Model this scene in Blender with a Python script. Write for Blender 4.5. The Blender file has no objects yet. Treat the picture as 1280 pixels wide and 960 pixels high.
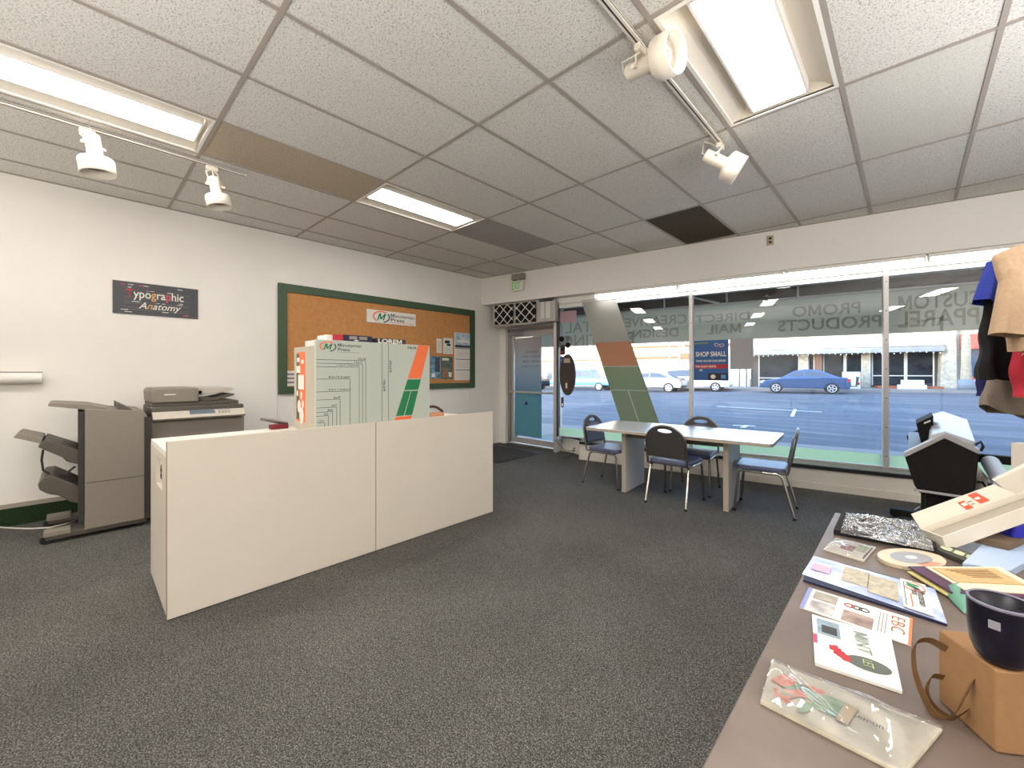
import bpy, bmesh, math, random
from mathutils import Matrix, Vector
random.seed(7)
D = bpy.data
SC = bpy.context.scene
COL = SC.collection
PI = math.pi

# ---------------------------------------------------------------- camera model
F, CX, CY, H = 520.5, 640.0, 466.0, 1.29
YAW = math.radians(-43.58)
CC, SS = math.cos(YAW), math.sin(YAW)
O = Vector((0, 0, H))

def ray(x, y):
    a = (x - CX) / F
    return Vector((CC * a + SS, -SS * a + CC, -(y - CY) / F))
def atz(x, y, z):
    d = ray(x, y); return O + d * ((z - H) / d.z)
def atX(x, y, X):
    d = ray(x, y); return O + d * (X / d.x)
def atd(x, y, dep):
    return O + ray(x, y) * dep

T0 = 0.160
FT = Vector((math.cos(T0), math.sin(T0), 0)); FN = Vector((-math.sin(T0), math.cos(T0), 0))
S0 = Vector((0, 5.875, 0))
FWM = Matrix(((FT.x, FN.x, 0, S0.x), (FT.y, FN.y, 0, S0.y), (0, 0, 1, 0), (0, 0, 0, 1)))
XL = -5.495                                    # left wall
LWM = Matrix(((0, -1, 0, XL), (1, 0, 0, 0), (0, 0, 1, 0), (0, 0, 0, 1)))   # x along +Y, y into the wall
def fw(x, y, off):                             # point on a plane parallel to the shop front, in its frame
    d = ray(x, y); p0 = S0 + FN * off
    P = O + d * (FN.dot(p0 - O) / FN.dot(d))
    q = P - S0
    return Vector((q.dot(FT), off, P.z))
ZC = 2.97

# ---------------------------------------------------------------- materials
def lin(c):
    c = c / 255.0
    return c / 12.92 if c <= 0.04045 else ((c + 0.055) / 1.055) ** 2.4
def rgb(h):
    h = h.lstrip('#'); return (lin(int(h[0:2], 16)), lin(int(h[2:4], 16)), lin(int(h[4:6], 16)), 1)
MATS = {}
def mat(name, col='#808080', rough=.6, metal=0, noise=0, scale=30, col2=None, bump=0, bscale=None, spec=.5, emit=None, es=0, alpha=1, coat=0):
    if name in MATS: return MATS[name]
    m = D.materials.new(name); m.use_nodes = True
    nt = m.node_tree; b = nt.nodes['Principled BSDF']
    c = rgb(col)
    b.inputs['Base Color'].default_value = c
    b.inputs['Roughness'].default_value = rough
    b.inputs['Metallic'].default_value = metal
    b.inputs['Specular IOR Level'].default_value = spec
    b.inputs['Coat Weight'].default_value = coat
    if alpha < 1: b.inputs['Alpha'].default_value = alpha
    if emit:
        b.inputs['Emission Color'].default_value = rgb(emit); b.inputs['Emission Strength'].default_value = es
    if noise or bump:
        tc = nt.nodes.new('ShaderNodeTexCoord')
        n = nt.nodes.new('ShaderNodeTexNoise'); n.inputs['Scale'].default_value = scale; n.inputs['Detail'].default_value = 4
        nt.links.new(tc.outputs['Object'], n.inputs['Vector'])
        if noise:
            r = nt.nodes.new('ShaderNodeValToRGB'); r.color_ramp.elements[0].position = .3; r.color_ramp.elements[1].position = .7
            c2 = rgb(col2) if col2 else tuple(min(1, v * (1 - noise)) for v in c[:3]) + (1,)
            r.color_ramp.elements[0].color = c2; r.color_ramp.elements[1].color = c
            nt.links.new(n.outputs['Fac'], r.inputs['Fac']); nt.links.new(r.outputs['Color'], b.inputs['Base Color'])
        if bump:
            n2 = nt.nodes.new('ShaderNodeTexNoise'); n2.inputs['Scale'].default_value = bscale or scale; n2.inputs['Detail'].default_value = 3
            nt.links.new(tc.outputs['Object'], n2.inputs['Vector'])
            bp = nt.nodes.new('ShaderNodeBump'); bp.inputs['Strength'].default_value = bump; bp.inputs['Distance'].default_value = .01
            nt.links.new(n2.outputs['Fac'], bp.inputs['Height']); nt.links.new(bp.outputs['Normal'], b.inputs['Normal'])
    MATS[name] = m
    return m

def emat(name, col, s):
    if name in MATS: return MATS[name]
    m = D.materials.new(name); m.use_nodes = True; nt = m.node_tree; nt.nodes.clear()
    e = nt.nodes.new('ShaderNodeEmission'); e.inputs['Color'].default_value = rgb(col); e.inputs['Strength'].default_value = s
    o = nt.nodes.new('ShaderNodeOutputMaterial'); nt.links.new(e.outputs[0], o.inputs[0])
    MATS[name] = m; return m

def glassmat(name, tint='#ffffff', ior=1.45, gain=1.0, haze=0, hazecol='#cccccc'):
    if name in MATS: return MATS[name]
    m = D.materials.new(name); m.use_nodes = True; nt = m.node_tree; nt.nodes.clear()
    t = nt.nodes.new('ShaderNodeBsdfTransparent'); t.inputs['Color'].default_value = rgb(tint)
    g = nt.nodes.new('ShaderNodeBsdfGlossy'); g.inputs['Roughness'].default_value = 0.0; g.inputs['Color'].default_value = (gain, gain, gain, 1)
    f = nt.nodes.new('ShaderNodeFresnel'); f.inputs['IOR'].default_value = ior
    mx = nt.nodes.new('ShaderNodeMixShader'); o = nt.nodes.new('ShaderNodeOutputMaterial')
    nt.links.new(f.outputs[0], mx.inputs[0]); nt.links.new(t.outputs[0], mx.inputs[1]); nt.links.new(g.outputs[0], mx.inputs[2])
    src = mx
    if haze:
        d = nt.nodes.new('ShaderNodeBsdfDiffuse'); d.inputs['Color'].default_value = rgb(hazecol)
        m2 = nt.nodes.new('ShaderNodeMixShader'); m2.inputs[0].default_value = haze
        nt.links.new(mx.outputs[0], m2.inputs[1]); nt.links.new(d.outputs[0], m2.inputs[2]); src = m2
    nt.links.new(src.outputs[0], o.inputs[0])
    MATS[name] = m; return m

def filmmat(name, col, opac=.85, trans=.5):     # printed vinyl on glass: part see-through, part lit from behind
    if name in MATS: return MATS[name]
    m = D.materials.new(name); m.use_nodes = True; nt = m.node_tree; nt.nodes.clear()
    d = nt.nodes.new('ShaderNodeBsdfDiffuse'); d.inputs['Color'].default_value = rgb(col)
    tl = nt.nodes.new('ShaderNodeBsdfTranslucent'); tl.inputs['Color'].default_value = rgb(col)
    t = nt.nodes.new('ShaderNodeBsdfTransparent')
    m1 = nt.nodes.new('ShaderNodeMixShader'); m1.inputs[0].default_value = trans
    m2 = nt.nodes.new('ShaderNodeMixShader'); m2.inputs[0].default_value = opac
    o = nt.nodes.new('ShaderNodeOutputMaterial')
    nt.links.new(d.outputs[0], m1.inputs[1]); nt.links.new(tl.outputs[0], m1.inputs[2])
    nt.links.new(t.outputs[0], m2.inputs[1]); nt.links.new(m1.outputs[0], m2.inputs[2]); nt.links.new(m2.outputs[0], o.inputs[0])
    MATS[name] = m; return m

def nodes_mat(name, fn):
    if name in MATS: return MATS[name]
    m = D.materials.new(name); m.use_nodes = True
    fn(m.node_tree, m.node_tree.nodes['Principled BSDF']); MATS[name] = m; return m

def ramp(nt, pairs):
    r = nt.nodes.new('ShaderNodeValToRGB'); e = r.color_ramp.elements
    while len(e) < len(pairs): e.new(.5)
    for i, (p, c) in enumerate(pairs):
        e[i].position = p; e[i].color = rgb(c)
    return r

# ---------------------------------------------------------------- mesh builder
class MB:
    def __init__(s, T=None):
        s.V = []; s.Fc = []; s.mi = []; s.sm = []; s.mats = []; s.T = T
    def _m(s, m):
        if m not in s.mats: s.mats.append(m)
        return s.mats.index(m)
    def add(s, verts, faces, m, smooth=False, R=None):
        k = len(s.V); i = s._m(m)
        for v in verts:
            v = Vector(v)
            s.V.append(R @ v if R is not None else v)
        for f in faces:
            s.Fc.append([k + j for j in f]); s.mi.append(i); s.sm.append(smooth)
        return s
    def addbm(s, bm, m, smooth=False, R=None):
        bm.verts.ensure_lookup_table(); bm.verts.index_update()
        s.add([v.co.copy() for v in bm.verts], [[v.index for v in f.verts] for f in bm.faces], m, smooth, R); bm.free(); return s
    def box(s, x0, x1, y0, y1, z0, z1, m, bev=0, R=None, seg=2):
        bm = bmesh.new()
        vs = [bm.verts.new((x, y, z)) for x in (x0, x1) for y in (y0, y1) for z in (z0, z1)]
        for f in ((0, 1, 3, 2), (4, 6, 7, 5), (0, 4, 5, 1), (2, 3, 7, 6), (0, 2, 6, 4), (1, 5, 7, 3)):
            bm.faces.new([vs[i] for i in f])
        bmesh.ops.recalc_face_normals(bm, faces=bm.faces)
        if bev: bmesh.ops.bevel(bm, geom=bm.edges[:], offset=bev, segments=seg, affect='EDGES', profile=.5)
        return s.addbm(bm, m, False, R)
    def prism(s, poly, ax, a0, a1, m, bev=0, R=None, top=None):
        # poly of 2D points; ax axis of extrusion; top: optional other polygon at a1
        def P(p, a):
            return {'x': (a, p[0], p[1]), 'y': (p[0], a, p[1]), 'z': (p[0], p[1], a)}[ax]
        bm = bmesh.new(); t2 = top or poly
        A = [bm.verts.new(P(p, a0)) for p in poly]; B = [bm.verts.new(P(p, a1)) for p in t2]
        n = len(poly)
        bm.faces.new(A[::-1]); bm.faces.new(B)
        for i in range(n): bm.faces.new([A[i], A[(i + 1) % n], B[(i + 1) % n], B[i]])
        bmesh.ops.recalc_face_normals(bm, faces=bm.faces)
        if bev: bmesh.ops.bevel(bm, geom=bm.edges[:], offset=bev, segments=2, affect='EDGES', profile=.5)
        return s.addbm(bm, m, False, R)
    def holed(s, outer, holes, ax, a0, a1, m, R=None):   # plate with holes
        bm = bmesh.new()
        def P(p, a):
            return {'x': (a, p[0], p[1]), 'y': (p[0], a, p[1]), 'z': (p[0], p[1], a)}[ax]
        ed = []
        for loop in [outer] + holes:
            vs = [bm.verts.new(P(p, a0)) for p in loop]
            ed += [bm.edges.new((vs[i], vs[(i + 1) % len(vs)])) for i in range(len(vs))]
        g = bmesh.ops.triangle_fill(bm, edges=ed, use_beauty=True, use_dissolve=False)
        fs = [f for f in bm.faces]
        ex = bmesh.ops.extrude_face_region(bm, geom=fs)
        d = Vector(P((0, 0), a1 - a0))
        bmesh.ops.translate(bm, verts=[v for v in ex['geom'] if isinstance(v, bmesh.types.BMVert)], vec=d)
        bmesh.ops.recalc_face_normals(bm, faces=bm.faces)
        return s.addbm(bm, m, False, R)
    def tube(s, pts, r, m, n=8, closed=False, R=None, caps=True):
        pts = [Vector(p) for p in pts]; N = len(pts)
        rs = r if isinstance(r, (list, tuple)) else [r] * N
        V = []; Fs = []; up = None
        for i, p in enumerate(pts):
            a = pts[i - 1] if (i > 0 or closed) else p; b = pts[(i + 1) % N] if (i < N - 1 or closed) else p
            t = (b - a).normalized()
            if up is None:
                up = Vector((0, 0, 1)) if abs(t.z) < .9 else Vector((1, 0, 0))
            u = t.cross(up)
            if u.length < 1e-6: u = t.cross(Vector((0, 1, 0)))
            u.normalize(); w = u.cross(t).normalized(); up = w
            for k in range(n):
                an = 2 * PI * k / n
                V.append(p + (u * math.cos(an) + w * math.sin(an)) * rs[i])
        M = N if closed else N - 1
        for i in range(M):
            for k in range(n):
                j = (i + 1) % N
                Fs.append((i * n + k, i * n + (k + 1) % n, j * n + (k + 1) % n, j * n + k))
        s.add(V, Fs, m, True, R)
        if not closed and caps:
            s.add(V[:n], [tuple(range(n))], m, False, R); s.add(V[-n:], [tuple(range(n))[::-1]], m, False, R)
        return s
    def lathe(s, prof, m, n=24, R=None, smooth=True):     # prof [(r,z)]
        V = []; Fs = []
        for r, z in prof:
            for k in range(n):
                a = 2 * PI * k / n; V.append((r * math.cos(a), r * math.sin(a), z))
        for i in range(len(prof) - 1):
            for k in range(n):
                Fs.append((i * n + k, i * n + (k + 1) % n, (i + 1) * n + (k + 1) % n, (i + 1) * n + k))
        return s.add(V, Fs, m, smooth, R)
    def cyl(s, p0, p1, r0, m, r1=None, n=16, cap=True):
        p0 = Vector(p0); p1 = Vector(p1); r1 = r0 if r1 is None else r1
        return s.tube([p0, p1], [r0, r1], m, n=n, caps=cap)
    def sheet(s, q, m, th=.001, R=None):                   # slab from 4 corners, thickness along its normal (upwards)
        q = [Vector(p) for p in q]
        nrm = (q[1] - q[0]).cross(q[3] - q[0]).normalized() * th
        V = q + [p + nrm for p in q]
        return s.add(V, [(3, 2, 1, 0), (4, 5, 6, 7), (0, 1, 5, 4), (1, 2, 6, 5), (2, 3, 7, 6), (3, 0, 4, 7)], m, False, R)
    def plate(s, q, u0, u1, v0, v1, m, lift=.001, th=.0006):   # printed patch on quad q (bilinear u,v)
        q = [Vector(p) for p in q]
        nrm = (q[1] - q[0]).cross(q[3] - q[0]).normalized()
        def B(u, v): return (q[0] * (1 - u) + q[1] * u) * (1 - v) + (q[3] * (1 - u) + q[2] * u) * v + nrm * lift
        return s.sheet([B(u0, v0), B(u1, v0), B(u1, v1), B(u0, v1)], m, th)
    def text(s, string, org, xd, yd, m, width=None, height=None, ext=.0008, mirror=False, align='c', shear=0, bold=0, cols=None):
        cu = D.curves.new('t', 'FONT'); cu.body = string; cu.size = 1; cu.extrude = 0; cu.shear = shear; cu.offset = bold; cu.resolution_u = 3
        if cols:
            for c_ in dict.fromkeys(cols): cu.materials.append(c_)
            ul = list(dict.fromkeys(cols))
            for i, c_ in enumerate(cols): cu.body_format[i].material_index = ul.index(c_)
        ms = [] if cols else [i for i, c_ in enumerate(string) if c_ == 'M']
        if ms:
            for _ in range(len(ms) + 1): cu.materials.append(m)
            for k_, i in enumerate(ms): cu.body_format[i].material_index = k_ + 1
        ob = D.objects.new('t', cu); COL.objects.link(ob)
        dg = bpy.context.evaluated_depsgraph_get()
        me = D.meshes.new_from_object(ob.evaluated_get(dg))
        D.objects.remove(ob); D.curves.remove(cu)
        if not me.vertices: return s
        xs = [v.co.x for v in me.vertices]; ys = [v.co.y for v in me.vertices]
        w = max(xs) - min(xs); h = max(ys) - min(ys)
        kx = (width / w) if width else (height / h); ky = (height / h) if height else kx
        xd = Vector(xd).normalized(); yd = Vector(yd).normalized(); nz = xd.cross(yd); org = Vector(org)
        x0 = min(xs) + (w / 2 if align == 'c' else 0); y0 = min(ys) + (h / 2 if align == 'c' else 0)
        sg = -1 if mirror else 1
        V = [org + xd * ((v.co.x - x0) * kx * sg) + yd * ((v.co.y - y0) * ky) + nz * ext for v in me.vertices]
        if cols:
            k = len(s.V); s.V += V
            for p in me.polygons:
                s.Fc.append([k + j for j in p.vertices]); s.mi.append(s._m(ul[p.material_index])); s.sm.append(False)
        else:
            rv = (lambda l: list(l)) if not mirror else (lambda l: list(l)[::-1])
            s.add(V, [rv(p.vertices) for p in me.polygons if not (ms and p.material_index > 0)], m)
            for k_ in range(len(ms)):          # a capital M drawn with a full-depth V, wide enough to read from afar
                vs = {v for p in me.polygons if p.material_index == k_ + 1 for v in p.vertices}
                if not vs: continue
                ax = min(me.vertices[v].co.x for v in vs); bx = max(me.vertices[v].co.x for v in vs); ay = min(me.vertices[v].co.y for v in vs); by = max(me.vertices[v].co.y for v in vs)
                sh_ = shear * (by - ay); bw = bx - ax - sh_
                G = [(0, 0), (0, 1), (.24, 1), (.5, .40), (.76, 1), (1, 1), (1, 0), (.80, 0), (.80, .64), (.59, .12), (.41, .12), (.20, .64), (.20, 0)]
                P = [(ax + u * bw + v * sh_, ay + v * (by - ay)) for u, v in G]
                P = [org + xd * ((x - x0) * kx * sg) + yd * ((y - y0) * ky) + nz * ext for x, y in P]
                s.add(P, [rv(f) for f in ((12, 11, 1, 0), (11, 2, 1), (11, 10, 3, 2), (10, 9, 3), (9, 8, 4, 3), (8, 5, 4), (8, 7, 6, 5))], m)
        D.meshes.remove(me)
        return s
    def vtext(s, string, u, z, m, width=None, height=None, y=-.002, **k):
        return s.text(string, (u, y, z), (1, 0, 0), (0, 0, 1), m, width, height, **k)
    def build(s, name, parent=None, world=True):
        V = [s.T @ v for v in s.V] if s.T is not None else list(s.V)
        ob = D.objects.new(name, None if False else D.meshes.new(name))
        loc = Vector((0, 0, 0))
        if parent is not None:
            if world:
                inv = wmat(parent).inverted(); V = [inv @ v for v in V]
        elif V:
            loc = Vector(((min(v.x for v in V) + max(v.x for v in V)) / 2, (min(v.y for v in V) + max(v.y for v in V)) / 2, min(v.z for v in V)))
            V = [v - loc for v in V]
        me = ob.data; me.name = name
        me.from_pydata([tuple(v) for v in V], [], s.Fc)
        for m in s.mats: me.materials.append(m)
        me.polygons.foreach_set('material_index', s.mi); me.polygons.foreach_set('use_smooth', s.sm)
        me.update(); ob.location = loc
        COL.objects.link(ob)
        if parent is not None: ob.parent = parent
        return ob

def smooth(pts, k=6):
    P = [Vector(p) for p in pts]; P = [P[0] * 2 - P[1]] + P + [P[-1] * 2 - P[-2]]; out = []
    for i in range(1, len(P) - 2):
        a, b, c, d = P[i - 1:i + 3]
        for j in range(k):
            t = j / k; out.append(.5 * (2 * b + (c - a) * t + (2 * a - 5 * b + 4 * c - d) * t * t + (3 * b - a - 3 * c + d) * t ** 3))
    return out + [P[-2]]
def wmat(o):
    m = Matrix.LocRotScale(o.location, o.rotation_euler, None)
    return wmat(o.parent) @ m if o.parent else m
def tag(o, label, cat, group=None, kind=None):
    o['label'] = label; o['category'] = cat
    if group: o['group'] = group
    if kind: o['kind'] = kind
    return o
def thing(name, label, cat, loc=(0, 0, 0), rz=0, group=None):
    o = D.objects.new(name, None); COL.objects.link(o); o.location = Vector(loc); o.rotation_euler = (0, 0, rz); o.empty_display_size = .1
    return tag(o, label, cat, group)
def struct(o):
    o['kind'] = 'structure'; return o
def dup(root, loc, rz, label, group=None):
    r = root.copy(); COL.objects.link(r); r.location = Vector(loc); r.rotation_euler = (0, 0, rz); r['label'] = label
    if group: r['group'] = group
    for ch in list(root.children):
        c = ch.copy(); COL.objects.link(c); c.parent = r
        for g in list(ch.children):
            d = g.copy(); COL.objects.link(d); d.parent = c
    return r
def single(mb, name, label, cat, group=None, kind=None):
    return tag(mb.build(name), label, cat, group, kind)

# ---------------------------------------------------------------- palette
white = mat('white paint', '#e9e4dc', .55)
wallm = mat('wall paint', '#eee9e1', .7, noise=.05, scale=1.7, bump=.05, bscale=120)
soffm = mat('soffit paint', '#ece6e0', .75, bump=.12, bscale=60)
alum = mat('aluminium', '#a9a6a2', .35, .85)
alumw = mat('pale aluminium', '#c9c5c2', .4, .55)
chrome = mat('chrome', '#cfc9bf', .2, .95)
steel = mat('dark steel tube', '#7b7874', .28, .9)
black = mat('black', '#0c0c0d', .5)
blackgl = mat('black gloss', '#0a0a0c', .2)
darkg = mat('dark grey', '#2e2e30', .5)
greyp = mat('grey plastic', '#8f877e', .5)
paper = mat('paper', '#e0dcd3', .6)
offw = mat('off white', '#d8d2c8', .5)
orange = mat('print orange', '#ee7340', .5)
green = mat('print green', '#1d7a4a', .5)
inkb = mat('print ink', '#24272a', .5)
red = mat('print red', '#b3202c', .5)
blue = mat('print blue', '#12508c', .4)
navy = mat('navy', '#15173a', .55)
glass = glassmat('window glass')

def m_carpet(nt, b):
    tc = nt.nodes.new('ShaderNodeTexCoord')
    n = nt.nodes.new('ShaderNodeTexNoise'); n.inputs['Scale'].default_value = 190; n.inputs['Detail'].default_value = 3
    n.inputs['Roughness'].default_value = .7
    n2 = nt.nodes.new('ShaderNodeTexNoise'); n2.inputs['Scale'].default_value = 1.1; n2.inputs['Detail'].default_value = 4
    for q in (n, n2): nt.links.new(tc.outputs['Object'], q.inputs['Vector'])
    r = ramp(nt, [(.34, '#2c2b29'), (.5, '#52504c'), (.66, '#928f89')])
    r2 = ramp(nt, [(.3, '#d8d8d8'), (.7, '#ffffff')])
    mx = nt.nodes.new('ShaderNodeMix'); mx.data_type = 'RGBA'; mx.blend_type = 'MULTIPLY'; mx.inputs[0].default_value = 1
    nt.links.new(n.outputs['Fac'], r.inputs[0]); nt.links.new(n2.outputs['Fac'], r2.inputs[0])
    nt.links.new(r.outputs[0], mx.inputs[6]); nt.links.new(r2.outputs[0], mx.inputs[7]); nt.links.new(mx.outputs[2], b.inputs['Base Color'])
    bp = nt.nodes.new('ShaderNodeBump'); bp.inputs['Strength'].default_value = .6; bp.inputs['Distance'].default_value = .006
    nt.links.new(n.outputs['Fac'], bp.inputs['Height']); nt.links.new(bp.outputs['Normal'], b.inputs['Normal'])
    b.inputs['Roughness'].default_value = .95; b.inputs['Specular IOR Level'].default_value = .15
carpet = nodes_mat('carpet', m_carpet)

def tilemat(name, base, dark, amt=.5):
    def fn(nt, b):
        tc = nt.nodes.new('ShaderNodeTexCoord')
        n = nt.nodes.new('ShaderNodeTexNoise'); n.inputs['Scale'].default_value = 120; n.inputs['Detail'].default_value = 2; n.inputs['Roughness'].default_value = .6
        n.inputs['Distortion'].default_value = .8
        nt.links.new(tc.outputs['Object'], n.inputs['Vector'])
        r = ramp(nt, [(.36, dark), (.46, base)])
        nt.links.new(n.outputs['Fac'], r.inputs[0]); nt.links.new(r.outputs[0], b.inputs['Base Color'])
        bp = nt.nodes.new('ShaderNodeBump'); bp.inputs['Strength'].default_value = amt; bp.inputs['Distance'].default_value = .006
        nt.links.new(n.outputs['Fac'], bp.inputs['Height']); nt.links.new(bp.outputs['Normal'], b.inputs['Normal'])
        b.inputs['Roughness'].default_value = .9; b.inputs['Specular IOR Level'].default_value = .1
    return nodes_mat(name, fn)
ctile = tilemat('ceiling tile', '#dcd8d1', '#a6a19a')
ctile_new = tilemat('new ceiling tile', '#d3d0c8', '#b9b5ac', .25)
ctile_brown = tilemat('stained ceiling tile', '#b5a793', '#9a8c7a', .3)
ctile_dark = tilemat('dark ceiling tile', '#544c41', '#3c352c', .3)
ctile_grey = tilemat('greyed ceiling tile', '#aca5a1', '#8d8784', .3)
tbar = mat('ceiling grid paint', '#a1978d', .6)

# ---------------------------------------------------------------- room shell
XR, YB = 3.0, -5.5
def fy(x, off=0):                     # world y of the shop-front plane at world x
    return S0.y + math.tan(T0) * x + off / math.cos(T0)
fl = MB()
fl.add([(XL - .1, YB - .1, 0), (XR + .1, YB - .1, 0), (XR + .1, fy(XR) + .25, 0), (-4.15, 5.56, 0), (-4.3, 5.66, 0), (XL - .1, 5.66, 0)], [(0, 1, 2, 3, 4, 5)], carpet)
fl.add([(XL - .1, YB - .1, -.12), (XR + .1, YB - .1, -.12), (XR + .1, fy(XR) + .25, -.12), (-4.15, 5.56, -.12), (-4.3, 5.66, -.12), (XL - .1, 5.66, -.12)], [(5, 4, 3, 2, 1, 0)], carpet)
struct(fl.build('floor'))
w = MB(); w.box(XL - .15, XL, YB, 5.62, 0, 3.2, wallm); wl = struct(w.build('wall_left'))
w = MB(); w.box(XL - .15, XR + .15, YB - .15, YB, 0, 3.2, wallm); struct(w.build('wall_back'))
w = MB(); w.box(XR, XR + .15, YB, fy(XR) + .3, 0, 3.2, wallm); struct(w.build('wall_right'))
# grid lines of the suspended ceiling
GX = lambda k: .329 - .6096 * k          # column line k
GY = lambda j: -.556 + 1.2192 * j        # row line j
lights = [(6, 0), (6, 2), (6, -2), (6, -4), (1, 2), (1, 0), (1, -2), (1, -4), (-4, 0), (-4, -2)]   # (column of larger line k -> cell k..k+1, row j..j+1)
special = {(6, 1): (ctile_brown, 'brown water stained ceiling tile between the two lit ceiling lights'),
           (6, 3): (ctile_grey, 'greyed sagging ceiling tile past the far end of the middle ceiling light'),
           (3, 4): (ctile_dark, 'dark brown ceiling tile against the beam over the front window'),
           (0, 3): (ctile_new, 'clean smooth pale ceiling tile beside the ceiling light over the front table')}
cl = MB()
def clipcell(x0, x1, y0, y1):
    x0 = max(x0, XL); x1 = min(x1, XR)
    if x1 - x0 < .01: return None
    ya, yb = min(y1, fy(x0)), min(y1, fy(x1))
    if ya <= y0 and yb <= y0: return None
    if ya < y0 or yb < y0:
        xm = (y0 - S0.y) / math.tan(T0)
        if ya < y0: return [(xm, y0), (x1, y0), (x1, yb)]
        return [(x0, y0), (xm, y0), (x0, ya)]
    out = [(x0, y0), (x1, y0)]
    if yb >= y1 and ya >= y1: return out + [(x1, y1), (x0, y1)]
    if yb >= y1 and ya < y1:
        xm = (y1 - S0.y) / math.tan(T0); return out + [(x1, y1), (xm, y1), (x0, ya)]
    return out + [(x1, yb), (x0, ya)]
lset = {(k - 0, j) for k, j in lights}
rnd = random.Random(3)
for k in range(-5, 11):
    for j in range(-5, 6):
        c = clipcell(GX(k + 1), GX(k), GY(j), GY(j + 1))
        if not c: continue
        key = (k, j)
        if key in lset: continue
        z = ZC + .004
        if key in special:
            m_, lb = special[key]
            t_ = MB(); t_.prism(c, 'z', z, z + .015, m_); single(t_, 'ceiling_tile', lb, 'ceiling tile', 'odd ceiling tiles'); continue
        cl.prism(c, 'z', z, z + .015, ctile)
ceil = struct(cl.build('ceiling'))
g = MB()
for k in range(-5, 11):
    x = GX(k)
    if XL < x < XR: g.box(x - .012, x + .012, YB, fy(x) - .001, ZC - .002, ZC + .0035, tbar)
for j in range(-5, 7):
    y = GY(j)
    x0 = XL; 
    if fy(XL) < y: x0 = (y - S0.y) / math.tan(T0)
    if x0 < XR and y > YB: g.box(x0, XR, y - .012, y + .012, ZC - .0015, ZC + .003, tbar)
g.box(XL, XL + .02, YB, fy(XL), ZC - .003, ZC + .003, tbar)
g.build('grid', ceil)
gf = MB(FWM); gf.box(-5.6, 3.2, -.02, 0, ZC - .003, ZC + .003, tbar); gf.build('edge_trim', ceil)

# recessed ceiling lights
tubem = emat('lit diffuser', '#fbf8f4', 26.0)
trim_w = mat('light trim', '#f1ebe1', .5)
refl = mat('light reflector', '#e3dacb', .45)
LL = {(6, 0): 'long lit recessed ceiling light over the copier wall, at the end of the track', (6, 2): 'lit recessed ceiling light between the brown tile and the grey tile',
      (1, 2): 'lit recessed ceiling light over the foreground table'}
def troffer(k, j):
    x0, x1, y0, y1 = GX(k + 1) + .013, GX(k) - .013, GY(j) + .013, GY(j + 1) - .013
    lab = LL.get((k, j), 'recessed ceiling light in the back part of the shop out of view')
    t = thing('ceiling_light', lab, 'ceiling light', ((x0 + x1) / 2, (y0 + y1) / 2, ZC), 0, 'recessed ceiling lights')
    z = ZC
    f = MB()
    f.box(x0, x0 + .02, y0, y1, z - .004, z + .01, trim_w); f.box(x1 - .02, x1, y0, y1, z - .004, z + .01, trim_w)
    f.box(x0 + .02, x1 - .02, y0, y0 + .02, z - .004, z + .01, trim_w); f.box(x0 + .02, x1 - .02, y1 - .02, y1, z - .004, z + .01, trim_w)
    f.build('frame', t)
    r = MB(); xa, xb = x0 + .02, x1 - .02; ya, yb = y0 + .02, y1 - .02; xm = (x0 + x1) / 2; zt = z + .09
    # two curved side reflectors and end plates
    for sg, xs in ((1, xa), (-1, xb)):
        pr = [(xs, z + .004), (xs + sg * .05, z + .05), (xs + sg * .11, z + .08), (xs + sg * .17, zt)]
        for i in range(3):
            (ax, az), (bx, bz) = pr[i], pr[i + 1]
            r.add([(ax, ya, az), (bx, ya, bz), (bx, yb, bz), (ax, yb, az)], [(0, 1, 2, 3)], refl, True)
    r.add([(xa, ya, z), (xb, ya, z), (xb, ya, zt + .01), (xa, ya, zt + .01)], [(0, 1, 2, 3)], refl)
    r.add([(xa, yb, z), (xb, yb, z), (xb, yb, zt + .01), (xa, yb, zt + .01)], [(0, 1, 2, 3)], refl)
    r.box(x0, x1, y0, y1, zt + .012, zt + .02, trim_w)
    r.build('reflector', t)
    h = MB()
    for sg in (-1, 1): h.box(xm + sg * .146 - .006, xm + sg * .146 + .006, ya + .03, yb - .03, z + .010, zt, trim_w)
    h.box(xm - .152, xm + .152, ya + .02, ya + .032, z + .010, zt, trim_w); h.box(xm - .152, xm + .152, yb - .032, yb - .02, z + .010, zt, trim_w); h.build('lamp_tray', t)
    d = MB(); d.box(xm - .139, xm + .139, ya + .033, yb - .033, z + .012, z + .02, tubem)
    d.build('diffuser', t)
for k, j in lights: troffer(k, j)

# ---------------------------------------------------------------- front beam, walls, sill
sf = MB(FWM); sf.box(-5.75, 3.25, 0, .55, 2.49, 3.2, soffm); struct(sf.build('wall_front'))
base = MB(FWM)
basem = mat('sill wall paint', '#dcd5ca', .6)
sillg = mat('sill grey', '#8f8c84', .6, noise=.2, scale=14)
def curve(o0):
    pts = []
    for i in range(9):
        a = i / 8 * PI / 2
        pts.append((-4.17 + .55 * math.sin(a), .34 - (.34 - o0) * (1 - math.cos(a))))
    return pts
def sweep(mb, inner, z0, z1, m, off_in=0):
    P = [(s_, o_ + off_in) for s_, o_ in inner] + [(3.2, inner[-1][1] + off_in)]
    poly = P + [(3.2, .36), (-4.17, .36)]
    return mb.prism(poly, 'z', z0, z1, m)
sweep(base, curve(-.09), 0, .225, basem)
sweep(base, curve(-.115), 0, .075, basem)
wb = struct(base.build('baseboard_front'))
sl = MB(FWM); sweep(sl, curve(-.11), .226, .262, black); P = curve(-.095)
sweep(sl, curve(-.085), .262, .268, sillg); struct(sl.build('trim_1'))
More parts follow.
